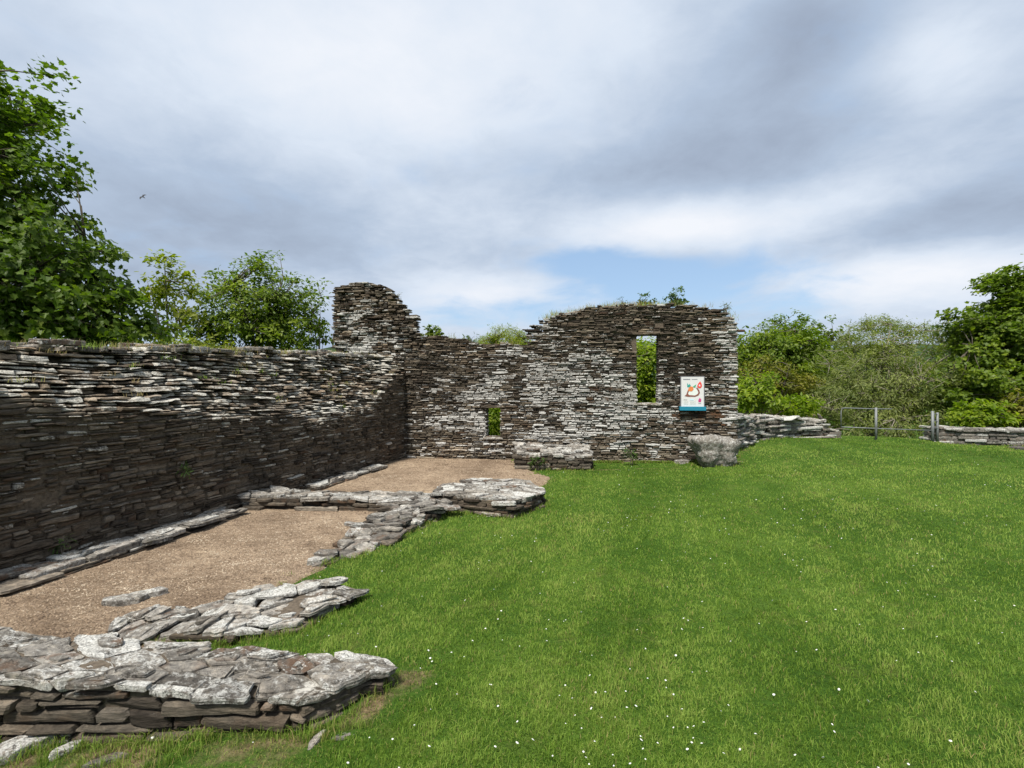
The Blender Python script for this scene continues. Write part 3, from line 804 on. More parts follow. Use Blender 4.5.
ledge(300, 372, lambda s: .42 + .10 * n3(s * 1.2, 8), -.27, 'stone_footing', 'flat grey ledge by the left wall beyond the cross wall', .26)
# far low walls beyond the lawn
def path_wall(name, label, pts_, thick, zt, group=None, **kw):
    regs = []
    for (a, b) in zip(pts_, pts_[1:]):
        dx, dy = b[0] - a[0], b[1] - a[1]; l = math.hypot(dx, dy); nx, ny = -dy / l * thick, dx / l * thick
        regs.append(([a, b, (b[0] + nx, b[1] + ny), (a[0] + nx, a[1] + ny)], -.6, zt, {}))
    return low_wall(name, label, 'low wall', regs, **kw)
def fw(x, y): return lerp_table([(5.6, .92), (6.6, .72), (8.2, .64), (9.2, .54), (10.0, .48), (10.5, .40), (10.6, .16), (11.0, .10)], x) + .05 * n3(x * 2, y * 2)
path_wall('low_wall', 'broken grey rubble wall running from the back wall to the metal railing', [(5.75, 12.75), (7.3, 15.0), (9.3, 16.4), (10.1, 16.6), (10.5, 16.68), (11.0, 16.75)], .75, fw,
          size=.26, aniso=(1, .4, 1.8), lay=.06, capthick=.05, edgej=.05, bmat='stone_cap', toplich=.5, tone=.7, tiltA=.07, detail=False, lich=(.9, .6))
path_wall('low_wall', 'low dark slate wall right of the metal railing at the lawn edge', [(14.05, 16.55), (16.2, 16.3), (18.6, 16.2), (21.5, 16.0)], .7, lambda x, y: .20 - .012 * (x - 14) + .04 * n3(x * 2, 3),
          size=.28, aniso=(1, 0, 2.0), lay=.07, capthick=.06, edgej=.03, bmat='stone_cap', toplich=.46, tone=.5, detail=False, lich=(.8, .6))

# ------------------------------------------------------------------ loose stones and the boulder
def loose(px, py, z, wid, dep, th, rot, label, tint, tilt=(0, 0), group=None, name='loose_slab'):
    x, y = pt(px, py, z)
    a = Acc(); k = 7
    poly = []
    for i in range(k):
        t = i / k * 2 * math.pi + random.uniform(-.25, .25); r = random.uniform(.8, 1.1)
        u, v = math.cos(t) * wid / 2 * r, math.sin(t) * dep / 2 * r
        poly.append((x + u * math.cos(rot) - v * math.sin(rot), y + u * math.sin(rot) + v * math.cos(rot)))
    slab(a, poly, z, th, tint, tilt, .012, True, 0, 3)
    FOOT.append(poly)
    return tag(a.obj(name, [M['stone_cap']], (x, y, z - th)), label, 'stone', group)
LG = 'loose flat stones round the low walls'
loose(122, 596, -.30, .42, .17, .08, .35, 'grey loose slab on the gravel beside the pale footing, left of a pair', (.62, .47, .1), group=LG)
loose(150, 590, -.30, .36, .11, .08, .45, 'thin pale loose slab on the gravel beside the pale footing, right of a pair', (.8, .5, .0), group=LG)
loose(36, 733, -.25, .34, .22, .10, .3, 'pale broken slab in the worn earth under the left end of the nearest wall', (.75, .55, .2), (.1, -.2), LG)
loose(10, 745, -.24, .26, .2, .10, .9, 'white blotched stone at the lower left corner of the picture', (.6, .6, .2), (.1, -.1), LG)
loose(150, 764, -.25, .30, .07, .06, .35, 'thin pale sliver of slate lying in the grass below the nearest wall', (.8, .4, .2), (0, -.2), LG)
loose(108, 757, -.25, .22, .10, .05, .5, 'grey half buried slate in worn earth below the nearest wall', (.5, .3, .5), (0, -.1), LG)
loose(22, 716, -.24, .20, .12, .09, .1, 'small brown slate leaning on the left end of the nearest wall', (.25, .2, .6), (.1, -.3), LG)
loose(64, 748, -.26, .15, .10, .06, .9, 'small white flecked stone in worn earth between two larger broken slabs', (.7, .55, .1), (.1, -.1), LG)
loose(182, 752, -.26, .20, .06, .05, .15, 'narrow grey slate half buried just below the foot of the nearest wall', (.5, .35, .3), (0, -.1), LG)
loose(316, 738, -.20, .06, .16, .07, -.25, 'small upright pale slate stuck in the grass at the end of the nearest wall', (.85, .4, .1), (.4, 0), LG)
loose(345, 734, -.20, .16, .07, .05, .4, 'flat grey stone in the grass right of the upright slate', (.6, .35, .2), (0, 0), LG)
loose(316, 558, -.29, .22, .16, .08, .3, 'small pale slab at the near tip of the tumbled rubble wall', (.8, .5, .1), (0, 0), LG)
loose(683, 460, -.24, .5, .3, .14, .1, 'flat stone left of the big grey boulder', (.55, .45, .2), (0, 0), LG)
loose(1020, 447, -.28, .7, .5, .16, .1, 'dark flat stone on the lawn at the right edge of the picture', (.0, .0, .0), (0, 0), LG)
loose(750, 434, .06, .55, .5, .34, .4, 'thick rounded pale stone at the broken end of the far rubble wall', (.7, .5, .1), (0, 0), LG)

def lumpy(name, label, cat, c, r, mat, tint, boxy=3.2, seed=0, shape=None, nu=40, nv=26, amp=.05):
    V = []; Fq = []
    for j in range(nv + 1):
        ph = math.pi * j / nv - math.pi / 2
        for i in range(nu):
            th = 2 * math.pi * i / nu
            d = Vector((math.cos(ph) * math.cos(th), math.cos(ph) * math.sin(th), math.sin(ph)))
            k = (abs(d.x) ** boxy + abs(d.y) ** boxy + abs(d.z) ** boxy) ** (-1 / boxy)
            p = d * k
            if shape: p = shape(p)
            q = Vector((p.x * r[0], p.y * r[1], p.z * r[2]))
            q += d * (amp * mnoise.fractal(q * 3 + Vector((seed, 0, 0)), .8, 2.1, 5) + amp * .4 * mnoise.noise(q * 14))
            V.append((c[0] + q.x, c[1] + q.y, c[2] + q.z))
    for j in range(nv):
        for i in range(nu):
            a = j * nu + i; b = j * nu + (i + 1) % nu
            Fq.append((a, b, b + nu, a + nu))
    o = build(name, V, Fq, [mat], (c[0], c[1], c[2] - r[2]), None, [tint] * len(V), None, True)
    return tag(o, label, cat)
bx, by = ray(714) * 11.75, 11.78
def bshape(p):
    t = (p.z + 1) / 2
    w = .62 + .38 * min(1, t * 1.25)
    return Vector((p.x * w + .10 * (1 - t), p.y * (w * .9 + .05), p.z - .10 * p.x * max(0, p.z) + (.05 if p.x < 0 and p.z > 0 else 0)))
lumpy('boulder', 'big rough grey boulder against the right foot of the back wall', 'boulder', (bx, by, .05), (.52, .42, .35), M['stone_cap'], (.42, .47, .05), 7.0, 3, bshape, 64, 44, .075)
FOOT.append([(bx - .4, by - .3), (bx + .4, by - .3), (bx + .4, by + .3), (bx - .4, by + .3)])

# ------------------------------------------------------------------ information board
def flat(name, pts_, mat, parent, base, off, th=.003):
    """panel piece on the back wall: pts in (s, z), off = stand-off from the wall"""
    n = len(pts_)
    vs = [FB.w(s, z, off - th) for s, z in pts_] + [FB.w(s, z, off) for s, z in pts_]
    fs = [tuple(n + i for i in range(n)), tuple(range(n))[::-1]] + [(i, (i + 1) % n, n + (i + 1) % n, n + i) for i in range(n)]
    return build(name, vs, fs, mat, base, parent)
def rect(a, b, c, d): return [(a, c), (b, c), (b, d), (a, d)]
s0, s1 = FB.s_of(681.5, .1), FB.s_of(704, .1); dB = FB.depth((s0 + s1) / 2, .1)
zt, zl = zat(377, dB), zat(410, dB)
sw, sh = s1 - s0, zt - zl
bb = FB.w((s0 + s1) / 2, zl, .06)
board = tag(empty('information_board', bb), 'white information board with a site plan and blue bottom ledge, fixed to the back wall', 'sign')
PW = plain('board_white', (0.58, 0.58, 0.57), .35, 0, .05, 30); PG = plain('board_frame_grey', (0.16, 0.16, 0.17), .5, 0, .1)
PB = plain('ledge_blue', (0.015, 0.18, 0.27), .4, 0, .1); PR = plain('mark_red', (0.62, 0.06, 0.05), .4, 0, .1); PO = plain('plan_orange', (0.62, 0.20, 0.06), .4, 0, .1)
PT = plain('plan_teal', (0.03, 0.28, 0.24), .4, 0, .1); PN = plain('plan_brown', (0.20, 0.08, 0.06), .4, 0, .1); PK = plain('text_dark_grey', (0.22, 0.22, 0.24), .5, 0, .1)
PM = plain('mark_magenta', (0.45, 0.05, 0.18), .4, 0, .1); PC = plain('pale_cyan', (0.42, 0.66, 0.74), .4, 0, .1); PL = plain('plan_pale', (0.62, 0.66, 0.62), .4, 0, .1); PGn = plain('plan_green', (0.06, 0.35, 0.16), .4, 0, .1)
def u(a, b): return (s0 + a * sw, zl + b * sh)
flat('frame', rect(*[s0 - .02, s1 + .02, zl + .01, zt + .02]), PG, board, bb, .075, .06)
flat('panel', rect(s0, s1, zl + .02, zt), PW, board, bb, .079, .003)
flat('ledge', rect(s0 - .05, s1 + .04, zl - .01, zl + .085), PB, board, bb, .155, .15)
for fx in (.12, .88):
    flat('bracket', rect(s0 + fx * sw - .02, s0 + fx * sw + .02, zl + .1, zt - .05), PG, board, bb, .012, .14)
def arc(cx, cy, rx, ry, a0, a1, w, n=14):
    P = [(cx + rx * math.cos(a0 + (a1 - a0) * i / n), cy + ry * math.sin(a0 + (a1 - a0) * i / n)) for i in range(n + 1)]
    Q = [(cx + (rx - w) * math.cos(a0 + (a1 - a0) * i / n), cy + (ry - w) * math.sin(a0 + (a1 - a0) * i / n)) for i in range(n, -1, -1)]
    return [u(*p) for p in P + Q]
flat('heading', rect(*u(.08, .91)[:1], u(.40, .91)[0], u(0, .915)[1], u(0, .945)[1]), PK, board, bb, .082)
flat('heading', rect(u(.46, 0)[0], u(.72, 0)[0], u(0, .92)[1], u(0, .94)[1]), PK, board, bb, .082)
ring = []
cxs = [(.14, .42), (.22, .47), (.28, .58), (.33, .66), (.36, .60), (.30, .50), (.34, .455), (.60, .44), (.70, .47), (.76, .52), (.74, .58), (.66, .66), (.70, .69), (.80, .60), (.83, .52), (.76, .44), (.62, .40), (.30, .40)]
flat('site_plan', [u(.24, .45), (u(.62, .43)), u(.74, .50), u(.70, .60), u(.56, .66), u(.34, .62)], PL, board, bb, .081, .002)
flat('plan_outline', [u(*p) for p in cxs[::-1]], PN, board, bb, .083)
flat('plan_patch', [u(.30, .58), u(.46, .56), u(.55, .62), u(.52, .70), u(.40, .72), u(.32, .66)], PO, board, bb, .0845)
flat('plan_patch', [u(.26, .70), u(.38, .69), u(.42, .74), u(.36, .80), u(.33, .75), u(.26, .82)], PT, board, bb, .0855)
flat('plan_patch', [u(.50, .70), u(.62, .68), u(.66, .78), u(.58, .74)], PGn, board, bb, .0855)
flat('red_marker', [u(.70 + 0, .72), u(.76, .66), u(.86, .66), u(.92, .72), u(.90, .80), u(.84, .87), u(.76, .81)], PR, board, bb, .083)
flat('marker_centre', [u(.77, .72), u(.84, .71), u(.85, .76), u(.79, .78)], PW, board, bb, .086)
flat('magenta_marker', [u(.76, .24), u(.87, .24), u(.89, .32), u(.82, .37), u(.76, .31)], PM, board, bb, .083)
flat('text_block', rect(u(.10, 0)[0], u(.26, 0)[0], u(0, .30)[1], u(0, .315)[1]), PK, board, bb, .083)
flat('text_block', rect(u(.38, 0)[0], u(.56, 0)[0], u(0, .295)[1], u(0, .325)[1]), PC, board, bb, .083)
for yy in (.255, .225, .195, .165):
    flat('text_block', rect(u(.10, 0)[0], u(.30, 0)[0], u(0, yy)[1], u(0, yy + .008)[1]), PL, board, bb, .083)
    flat('text_block', rect(u(.38, 0)[0], u(.64, 0)[0], u(0, yy)[1], u(0, yy + .008)[1]), PL, board, bb, .083)
flat('text_block', rect(u(.76, 0)[0], u(.88, 0)[0], u(0, .19)[1], u(0, .205)[1]), PK, board, bb, .083)

# ------------------------------------------------------------------ tubes, railing, bird
def tube(acc, pts_, radii, n=7, tint=(.5, 0, 0)):
    vs = []; fs = []
    P = [Vector(p) for p in pts_]
    for i, p in enumerate(P):
        d = (P[min(i + 1, len(P) - 1)] - P[max(i - 1, 0)]).normalized()
        a = d.orthogonal().normalized() if abs(d.z) > .99 else d.cross(Vector((0, 0, 1))).normalized()
        b = d.cross(a)
        for k in range(n):
            t = 2 * math.pi * k / n
            vs.append(tuple(p + (a * math.cos(t) + b * math.sin(t)) * radii[i]))
    for i in range(len(P) - 1):
        for k in range(n):
            fs.append((i * n + k, i * n + (k + 1) % n, (i + 1) * n + (k + 1) % n, (i + 1) * n + k))
    fs.append(tuple(range(n))[::-1]); fs.append(tuple((len(P) - 1) * n + k for k in range(n)))
    acc.add(vs, fs, tint)
dR = 16.25
RP = lambda px, py, d=dR: (ray(px) * d, d, zat(py, d))
rb = (RP(876, 440)[0], dR, zat(440, dR))
rail = tag(empty('metal_railing', rb), 'grey galvanised tube railing closing the gap between the two low walls', 'railing')
def part_tube(name, P, r, parent, base, mat, n=8):
    a = Acc(); tube(a, P, [r] * len(P), n); return a.obj(name, [mat], base, parent, True)
part_tube('post', [RP(876, 444), RP(876, 407.6)], .038, rail, rb, M['steel'])
part_tube('post', [RP(932.6, 446), RP(932.6, 411)], .042, rail, rb, M['steel'])
part_tube('post', [RP(937.5, 446, 16.5), RP(937.5, 412.5, 16.5)], .034, rail, rb, M['steel'])
part_tube('top_rail', [RP(841, 428), RP(841, 411), RP(842, 408.5), RP(845, 408), RP(876, 409), RP(892, 409)], .017, rail, rb, M['steel'])
part_tube('lower_rail', [RP(841, 427), RP(876, 428.5), RP(932, 430.5)], .017, rail, rb, M['steel'])
a = Acc(); 
for py in (414, 421, 428): tube(a, [RP(932.6, py), RP(937.5, py, 16.5)], [.014, .014], 6)
a.obj('gate_hinge', [M['steel']], rb, rail)

bp = Vector((ray(143) * 30, 30, zat(197, 30)))
BK = plain('dark_feathers', (0.02, 0.02, 0.022), .8, 0, .2)
def bird():
    V = []; Fc = []
    # one continuous body: lofted rings from beak to tail, wings and tail as grown sheets with thickness
    prof = [(-.17, .004), (-.14, .022), (-.11, .03), (-.07, .036), (0, .045), (.08, .034), (.14, .018), (.24, .012)]
    n = 8
    for (x, r) in prof:
        for k in range(n):
            t = 2 * math.pi * k / n; V.append((x, r * math.cos(t) * (1 if x < .14 else 2.5), r * math.sin(t) * (1 if x < .14 else .4)))
    for i in range(len(prof) - 1):
        for k in range(n): Fc.append((i * n + k, i * n + (k + 1) % n, (i + 1) * n + (k + 1) % n, (i + 1) * n + k))
    for sgn in (-1, 1):
        w = [(-.07, .02, .02), (-.09, .14, .08), (-.03, .30, .05), (.06, .36, .02), (.04, .22, .05), (.06, .10, .06), (.07, .02, .02)]
        b = len(V)
        for dz in (0, -.012): V += [(x, sgn * y, z + dz) for x, y, z in w]
        m = len(w)
        Fc.append(tuple(b + i for i in range(m))); Fc.append(tuple(b + m + i for i in range(m))[::-1])
        for i in range(m): Fc.append((b + i, b + (i + 1) % m, b + m + (i + 1) % m, b + m + i))
    ca, sa_ = math.cos(.7), math.sin(.7)
    W = [(x * ca - y * sa_, x * .2 + y * .3 , 0) for x, y, z in V]
    out = []
    for (x, y, z) in V:   # banking turn
        X = x; Yy = y * .55 - z * .8; Zz = y * .8 + z * .55
        out.append((bp.x + (X * .75 + Yy * .3) , bp.y + (Yy * .9 - X * .3), bp.z + Zz * .7 - X * .4))
    return tag(build('bird', out, Fc, [BK], tuple(bp)), 'small dark bird flying high in the open sky at the left', 'bird')
bird()

# ------------------------------------------------------------------ trees and plants
BROAD = ([(0, 0), (.12, .30), (.02, .52), (.38, .40), (.58, .52), (.70, .22), (1, 0)], .12)
OVAL = ([(0, 0), (.30, .24), (.70, .20), (1, 0)], .10)
SLIM = ([(0, 0), (.35, .11), (.75, .08), (1, 0)], .05)
def leaves(C, outward, size, templ, droop=.25, flat_=.8):
    """C: (n,3) leaf bases, outward: (n,3). returns verts, faces(list), owner index"""
    n = len(C); pts_, lift = templ
    nor = outward * .5 + np.array([0, 0, flat_]) + RNG.normal(0, .55, (n, 3)); nor /= np.linalg.norm(nor, axis=1)[:, None]
    ax = outward * .6 + RNG.normal(0, .7, (n, 3)); ax[:, 2] -= droop
    ax -= (ax * nor).sum(1)[:, None] * nor; ax /= np.linalg.norm(ax, axis=1)[:, None] + 1e-9
    la = np.cross(nor, ax)
    sz = size * RNG.uniform(.6, 1.25, n)
    Vs = []; k = len(pts_)
    for sgn in (1, -1):
        for (a, b) in pts_:
            Vs.append(C + ax * (a * sz)[:, None] + la * (sgn * b * sz)[:, None] + nor * ((abs(b) * lift * 2 - .12 * a * a) * sz)[:, None])
    V = np.stack(Vs, 1).reshape(-1, 3)          # per leaf: 2k verts
    b0 = np.arange(n)[:, None] * (2 * k)
    f1 = b0 + np.arange(k)[None]; f2 = b0 + k + np.arange(k)[::-1][None]
    return V, [np.concatenate([f1, f2])], 2 * k
def tree(name, label, cat, base, blobs, ncl, nlf, lsize, templ, lmat, bmat, trunk_r=.15, rcl=.45, seed=0, limbs=10, group=None, shell=.55, tw=.02, stems=1, flatc=.7, trunkname='trunk', crownname='crown', fork=None):
    rng = np.random.default_rng(seed)
    base = np.array(base, float)
    root = tag(empty(name, tuple(base)), label, cat, group)
    B = np.array(blobs, float); vol = B[:, 3] * B[:, 4] * B[:, 5]
    if B.shape[1] > 6: vol = vol * B[:, 6]
    pick = rng.choice(len(B), ncl, p=vol / vol.sum())
    d = rng.normal(0, 1, (ncl, 3)); d /= np.linalg.norm(d, axis=1)[:, None]
    r = shell + (1 - shell) * rng.random(ncl) ** .7; r[rng.random(ncl) < .25] *= .6
    r *= 1 + rng.normal(0, .13, ncl)
    CC = B[pick, :3] + d * B[pick, 3:6] * r[:, None]
    cen_ = (B[:, :3] * vol[:, None]).sum(0) / vol.sum()
    wood = Acc(); nodes = []
    zmid = fork if fork is not None else base[2] + (cen_[2] - base[2]) * .55
    for st in range(stems):
        off = rng.normal(0, .25, 2) * min(1, trunk_r * 8) if stems > 1 else np.zeros(2)
        hub = np.array([base[0] + (cen_[0] - base[0]) * .6 + off[0] * 2, base[1] + (cen_[1] - base[1]) * .6 + off[1] * 2, zmid])
        b0 = np.array([base[0] + off[0], base[1] + off[1], base[2] - .2])
        P = [b0 + (hub - b0) * t + np.append(rng.normal(0, .05, 2), 0) * (0 < t < 1) * trunk_r * 6 for t in np.linspace(0, 1, 5)]
        tube(wood, P, [trunk_r * k for k in (1.3, 1, .9, .82, .72)], 8); nodes += [(p, trunk_r * .6) for p in P[2:]]
        tips = CC[rng.choice(ncl, min(ncl, limbs), replace=False)]
        for tip in tips:
            mid = hub + (tip - hub) * .5 + np.array([0, 0, .12 * np.linalg.norm(tip - hub)]) + rng.normal(0, .1, 3) * trunk_r * 4
            tt = np.linspace(0, 1, 7)
            Q = [(1 - t) ** 2 * hub + 2 * t * (1 - t) * mid + t * t * tip for t in tt]
            tube(wood, Q, [trunk_r * .55 * (1 - .88 * t) for t in tt], 6); nodes += [(q, 0) for q in Q[1:]]
    NP = np.array([q[0] for q in nodes])
    for c in CC:
        j = np.argmin(((NP - c) ** 2).sum(1)); a = NP[j]
        m = (a + c) / 2 + rng.normal(0, .06, 3) * np.linalg.norm(c - a)
        tube(wood, [a, m, c], [tw, tw * .7, tw * .3], 4)
    wood.obj(trunkname, [bmat], tuple(base), root, True)
    cnt = np.maximum(4, (nlf * rng.uniform(.3, 1.4, ncl) * .85)).astype(int)
    own = np.repeat(np.arange(ncl), cnt); n = len(own)
    g = rng.normal(0, 1, (n, 3)); g /= np.linalg.norm(g, axis=1)[:, None] + 1e-9
    g *= (rng.random(n) ** .5)[:, None]
    rc = (rcl * rng.uniform(.6, 1.35, ncl))[own]
    C = CC[own] + g * rc[:, None] * np.array([1, 1, flatc])
    out = (C - cen_); out /= np.linalg.norm(out, axis=1)[:, None] + 1e-9
    V, Fs, k = leaves(C, out, lsize, templ)
    hue = np.clip(rng.normal(.5, .25, ncl), 0, 1)
    T = np.zeros((len(V), 3)); T[:, 0] = np.repeat(np.clip(rng.normal(.5, .22, n), 0, 1), k); T[:, 1] = np.repeat(hue[own], k)
    build(crownname, V, Fs, lmat, tuple(base), root, T)
    return root
G = lambda x, y: float(lawn_z(np.array(x), np.array(y)))
def at(px, d): return ray(px) * d
def bl(px, py, d, rx, ry, rz, w=1.0): return (at(px, d), d, zat(py, d), rx, ry, rz, w)

# left side, behind the long wall
tree('sycamore_tree', 'tall dark green sycamore rising behind the long wall at the left edge', 'tree', (at(-95, 11), 11, -.2),
     [bl(-70, 110, 11, 2.5, 2.0, 1.6), bl(-50, 200, 10.5, 2.6, 2.2, 1.7), bl(-20, 275, 10, 2.6, 2.2, 1.5), bl(55, 305, 9.8, 1.7, 1.4, .8, 1.2), bl(60, 255, 9.8, 1.0, .9, .55, 1.3), bl(18, 180, 10.2, 1.35, .9, .8), bl(5, 110, 10.6, .9, .8, .75, 1.5), bl(100, 290, 10, .7, .7, .6), bl(40, 335, 9.6, 2.0, 1.2, .5, 1.4), bl(-60, 335, 9.6, 1.8, 1.2, .6), bl(120, 325, 10, .7, .6, .45, 2.2), bl(105, 312, 9.8, .8, .7, .6, 2.2), bl(108, 262, 9.9, .45, .4, .35, 3)],
     640, 70, .125, BROAD, M['leaf_syc'], M['bark'], .2, .38, 3, 14, shell=.5)
tree('ash_sapling', 'loose yellow green sapling between the sycamore and the dark round bush', 'tree', (at(168, 14), 14, -.3),
     [bl(165, 262, 14, .75, .6, .5), bl(180, 285, 14, .95, .7, .6), bl(150, 300, 14, .8, .7, .7), bl(190, 315, 13.6, .8, .7, .5), bl(172, 330, 13.5, .9, .7, .4)],
     85, 30, .14, OVAL, M['leaf_ash'], M['bark_pale'], .05, .30, 5, 7, shell=.2, tw=.010)
tree('round_bush', 'dark green round bush behind the long wall, left of the corner stub', 'bush', (at(268, 15.5), 15.5, -.3),
     [bl(262, 305, 15.5, 1.6, 1.4, 1.25), bl(290, 325, 15.5, 1.15, 1.2, 1.0), bl(235, 325, 15.2, 1.3, 1.2, .8), bl(276, 272, 15.5, .75, .7, .6), bl(210, 335, 15, .8, .8, .5)],
     330, 62, .12, OVAL, M['leaf_haw'], M['bark'], .1, .33, 6, 12, shell=.6)
tree('hazel_bush', 'thin upright twiggy bush touching the left edge of the corner stub', 'bush', (at(318, 16), 16, -.3),
     [bl(318, 290, 16, .45, .4, .7), bl(322, 330, 16, .5, .5, .8)], 30, 24, .13, OVAL, M['leaf_haw'], M['bark_pale'], .035, .22, 7, 5, shell=.2, tw=.009)
tree('bramble_bush', 'yellow green bramble growing over the long wall between sapling and bush', 'bush', (at(192, 12), 12, 1.6),
     [bl(185, 345, 12.2, .9, .4, .18), bl(150, 348, 11.6, .6, .4, .16), bl(225, 347, 12.8, .7, .4, .16)], 60, 30, .09, OVAL, M['leaf_ash'], M['bark'], .02, .16, 8, 6, tw=.006, shell=.2, fork=1.9)
# seen over and through the back wall
tree('gorse_bush', 'rounded yellow green bush showing above the dip in the back wall', 'bush', (at(508, 19), 19, -1.4),
     [bl(508, 343, 19, .85, .8, .72), bl(490, 347, 19, .6, .7, .5), bl(522, 347, 19, .55, .7, .5)], 190, 80, .10, SLIM, M['leaf_gorse'], M['bark'], .08, .26, 9, 8)
tree('elder_bush', 'fresh green bush filling the tall window slit from behind', 'bush', (at(650, 16.5), 16.5, -1.2),
     [bl(650, 372, 16.5, 1.2, .9, 1.05), bl(640, 400, 16.5, 1.4, 1, .9), bl(652, 352, 16.8, .8, .5, .42)], 240, 60, .13, OVAL, M['leaf_bright'], M['bark'], .07, .3, 10, 8)
tree('elder_bush', 'fresh green bush filling the small window slit from behind', 'bush', (at(492, 16.2), 16.2, -1.2),
     [bl(492, 420, 16.2, .9, .7, .75)], 90, 45, .13, OVAL, M['leaf_bright'], M['bark'], .05, .3, 11, 6)
# right side, beyond the far low walls
TG = 'trees beyond the far low walls'
tree('hedge_tree', 'mid green rounded tree just right of the back wall end', 'tree', (at(772, 24), 24, -3),
     [bl(765, 352, 24, 1.7, 1.6, 1.2), bl(790, 345, 25, 1.6, 1.5, 1.1), bl(752, 372, 24, 1.3, 1.3, 1.3), bl(805, 375, 24, 1.5, 1.5, 1.6)], 330, 56, .19, OVAL, M['leaf_haw'], M['bark'], .14, .48, 12, 12, TG)
tree('hedge_tree', 'airy taller tree top rising behind the rounded tree near the back wall', 'tree', (at(790, 29), 29, -3),
     [bl(775, 328, 29, 1.0, 1, .7), bl(808, 328, 29, 1.4, 1, .9), bl(835, 340, 29, 1.2, 1, .8), bl(795, 355, 29, 2.4, 1.5, 1.2)], 190, 46, .19, OVAL, M['leaf_haw'], M['bark'], .12, .45, 13, 9, TG)
tree('hawthorn_tree', 'olive brown small tree low between the rounded tree and the willow', 'tree', (at(770, 21), 21, -2.5),
     [bl(765, 375, 21, 1.0, .9, .7), bl(790, 385, 21, .9, .9, .7)], 110, 50, .13, OVAL, M['leaf_olive'], M['bark'], .08, .34, 14, 8, TG)
tree('elder_bush', 'bright green leafy bush right of the back wall end above the low wall', 'bush', (at(752, 17.6), 17.6, -1.2),
     [bl(748, 395, 17.6, .8, .7, .75), bl(762, 388, 17.8, .6, .6, .5), bl(790, 405, 18, .9, .7, .4)], 120, 44, .15, OVAL, M['leaf_bright'], M['bark'], .05, .3, 15, 7)
tree('gorse_bush', 'low yellow bush peeping over the far rubble wall', 'bush', (at(775, 18.6), 18.6, -1.3),
     [bl(772, 412, 18.6, .7, .6, .35), bl(800, 416, 18.8, .6, .5, .3)], 60, 44, .09, SLIM, M['leaf_gorse'], M['bark'], .04, .22, 16, 6)
tree('willow_tree', 'broad grey green willow behind the metal railing', 'tree', (at(885, 21.5), 21.5, -2.6),
     [bl(880, 385, 21.5, 3.0, 2.2, 2.2, 1.2), bl(845, 400, 20.5, 1.7, 1.5, 1.5), bl(925, 395, 20.5, 1.8, 1.5, 1.6), bl(880, 340, 22, 1.5, 1.3, .95), bl(912, 345, 22, 1.3, 1.2, .8), bl(890, 425, 19.6, 2.6, 1.2, 1.0)],
     760, 58, .17, SLIM, M['leaf_willow'], M['bark_pale'], .16, .42, 17, 26, shell=.5, stems=3, tw=.016)
tree('willow_tree', 'airy pale tree top sticking up behind the broad willow', 'tree', (at(872, 27), 27, -3),
     [bl(872, 325, 27, 1.3, 1, .7), bl(905, 330, 27, 1.2, 1, .6), bl(850, 338, 27, 1.0, 1, .6), bl(940, 334, 26, 1.4, 1, .8), bl(958, 345, 26, 1.2, 1, .9)], 190, 40, .16, SLIM, M['leaf_willow'], M['bark_pale'], .1, .42, 18, 14, shell=.3, tw=.02)
tree('sycamore_tree', 'big dark green sycamore rising at the right edge of the picture', 'tree', (at(1032, 20), 20, -2.5),
     [bl(1020, 300, 20, 1.6, 1.5, 1.4), bl(1045, 330, 20, 2.6, 2, 2.0), bl(1000, 350, 19.6, 1.6, 1.4, 1.3), bl(985, 330, 20, 1.1, 1.0, .6), bl(985, 385, 19.4, 1.6, 1.4, 1.2), bl(1025, 390, 19, 2.0, 1.5, 1.5), bl(968, 358, 20, .9, .8, .5), bl(1070, 300, 21, 2, 2, 1.5), bl(962, 322, 20, .75, .8, .45, 2), bl(1008, 280, 20, .9, .9, .6, 2), bl(960, 390, 19.6, .8, .8, .7, 1.5)],
     680, 84, .145, BROAD, M['leaf_haw'], M['bark'], .22, .42, 19, 16, shell=.5)
tree('elder_bush', 'bright yellow green bush above the low wall under the right sycamore', 'bush', (at(985, 17.6), 17.6, -1),
     [bl(985, 415, 17.6, .9, .6, .45), bl(968, 420, 17.6, .6, .5, .35)], 90, 34, .17, OVAL, M['leaf_bright'], M['bark'], .04, .28, 20, 6)
tree('elder_bush', 'dull reddish green bush over the low wall at the right edge', 'bush', (at(1020, 17.8), 17.8, -1),
     [bl(1022, 410, 17.8, .7, .6, .6)], 60, 36, .15, OVAL, M['leaf_olive'], M['bark'], .04, .28, 21, 6)
for i, (px, d, ptop, w, mt, lab) in enumerate([(835, 34, 352, 4, 'leaf_haw', 'far dark tree in the gap left of the willow top'), (960, 33, 352, 4, 'leaf_haw', 'far tree in the gap between willow and right sycamore'),
                                          (735, 36, 345, 4, 'leaf_olive', 'far olive tree mostly hidden by the back wall end')]):
    tree('hedge_tree', lab, 'tree', (at(px, d), d, -3.5), [bl(px, ptop + 25, d, w, w * .7, 2.0), bl(px + 15, ptop + 55, d, w, w * .7, 2.0)], 190, 46, .24, OVAL, M[mt], M['bark'], .16, .6, 30 + i, 9, TG)

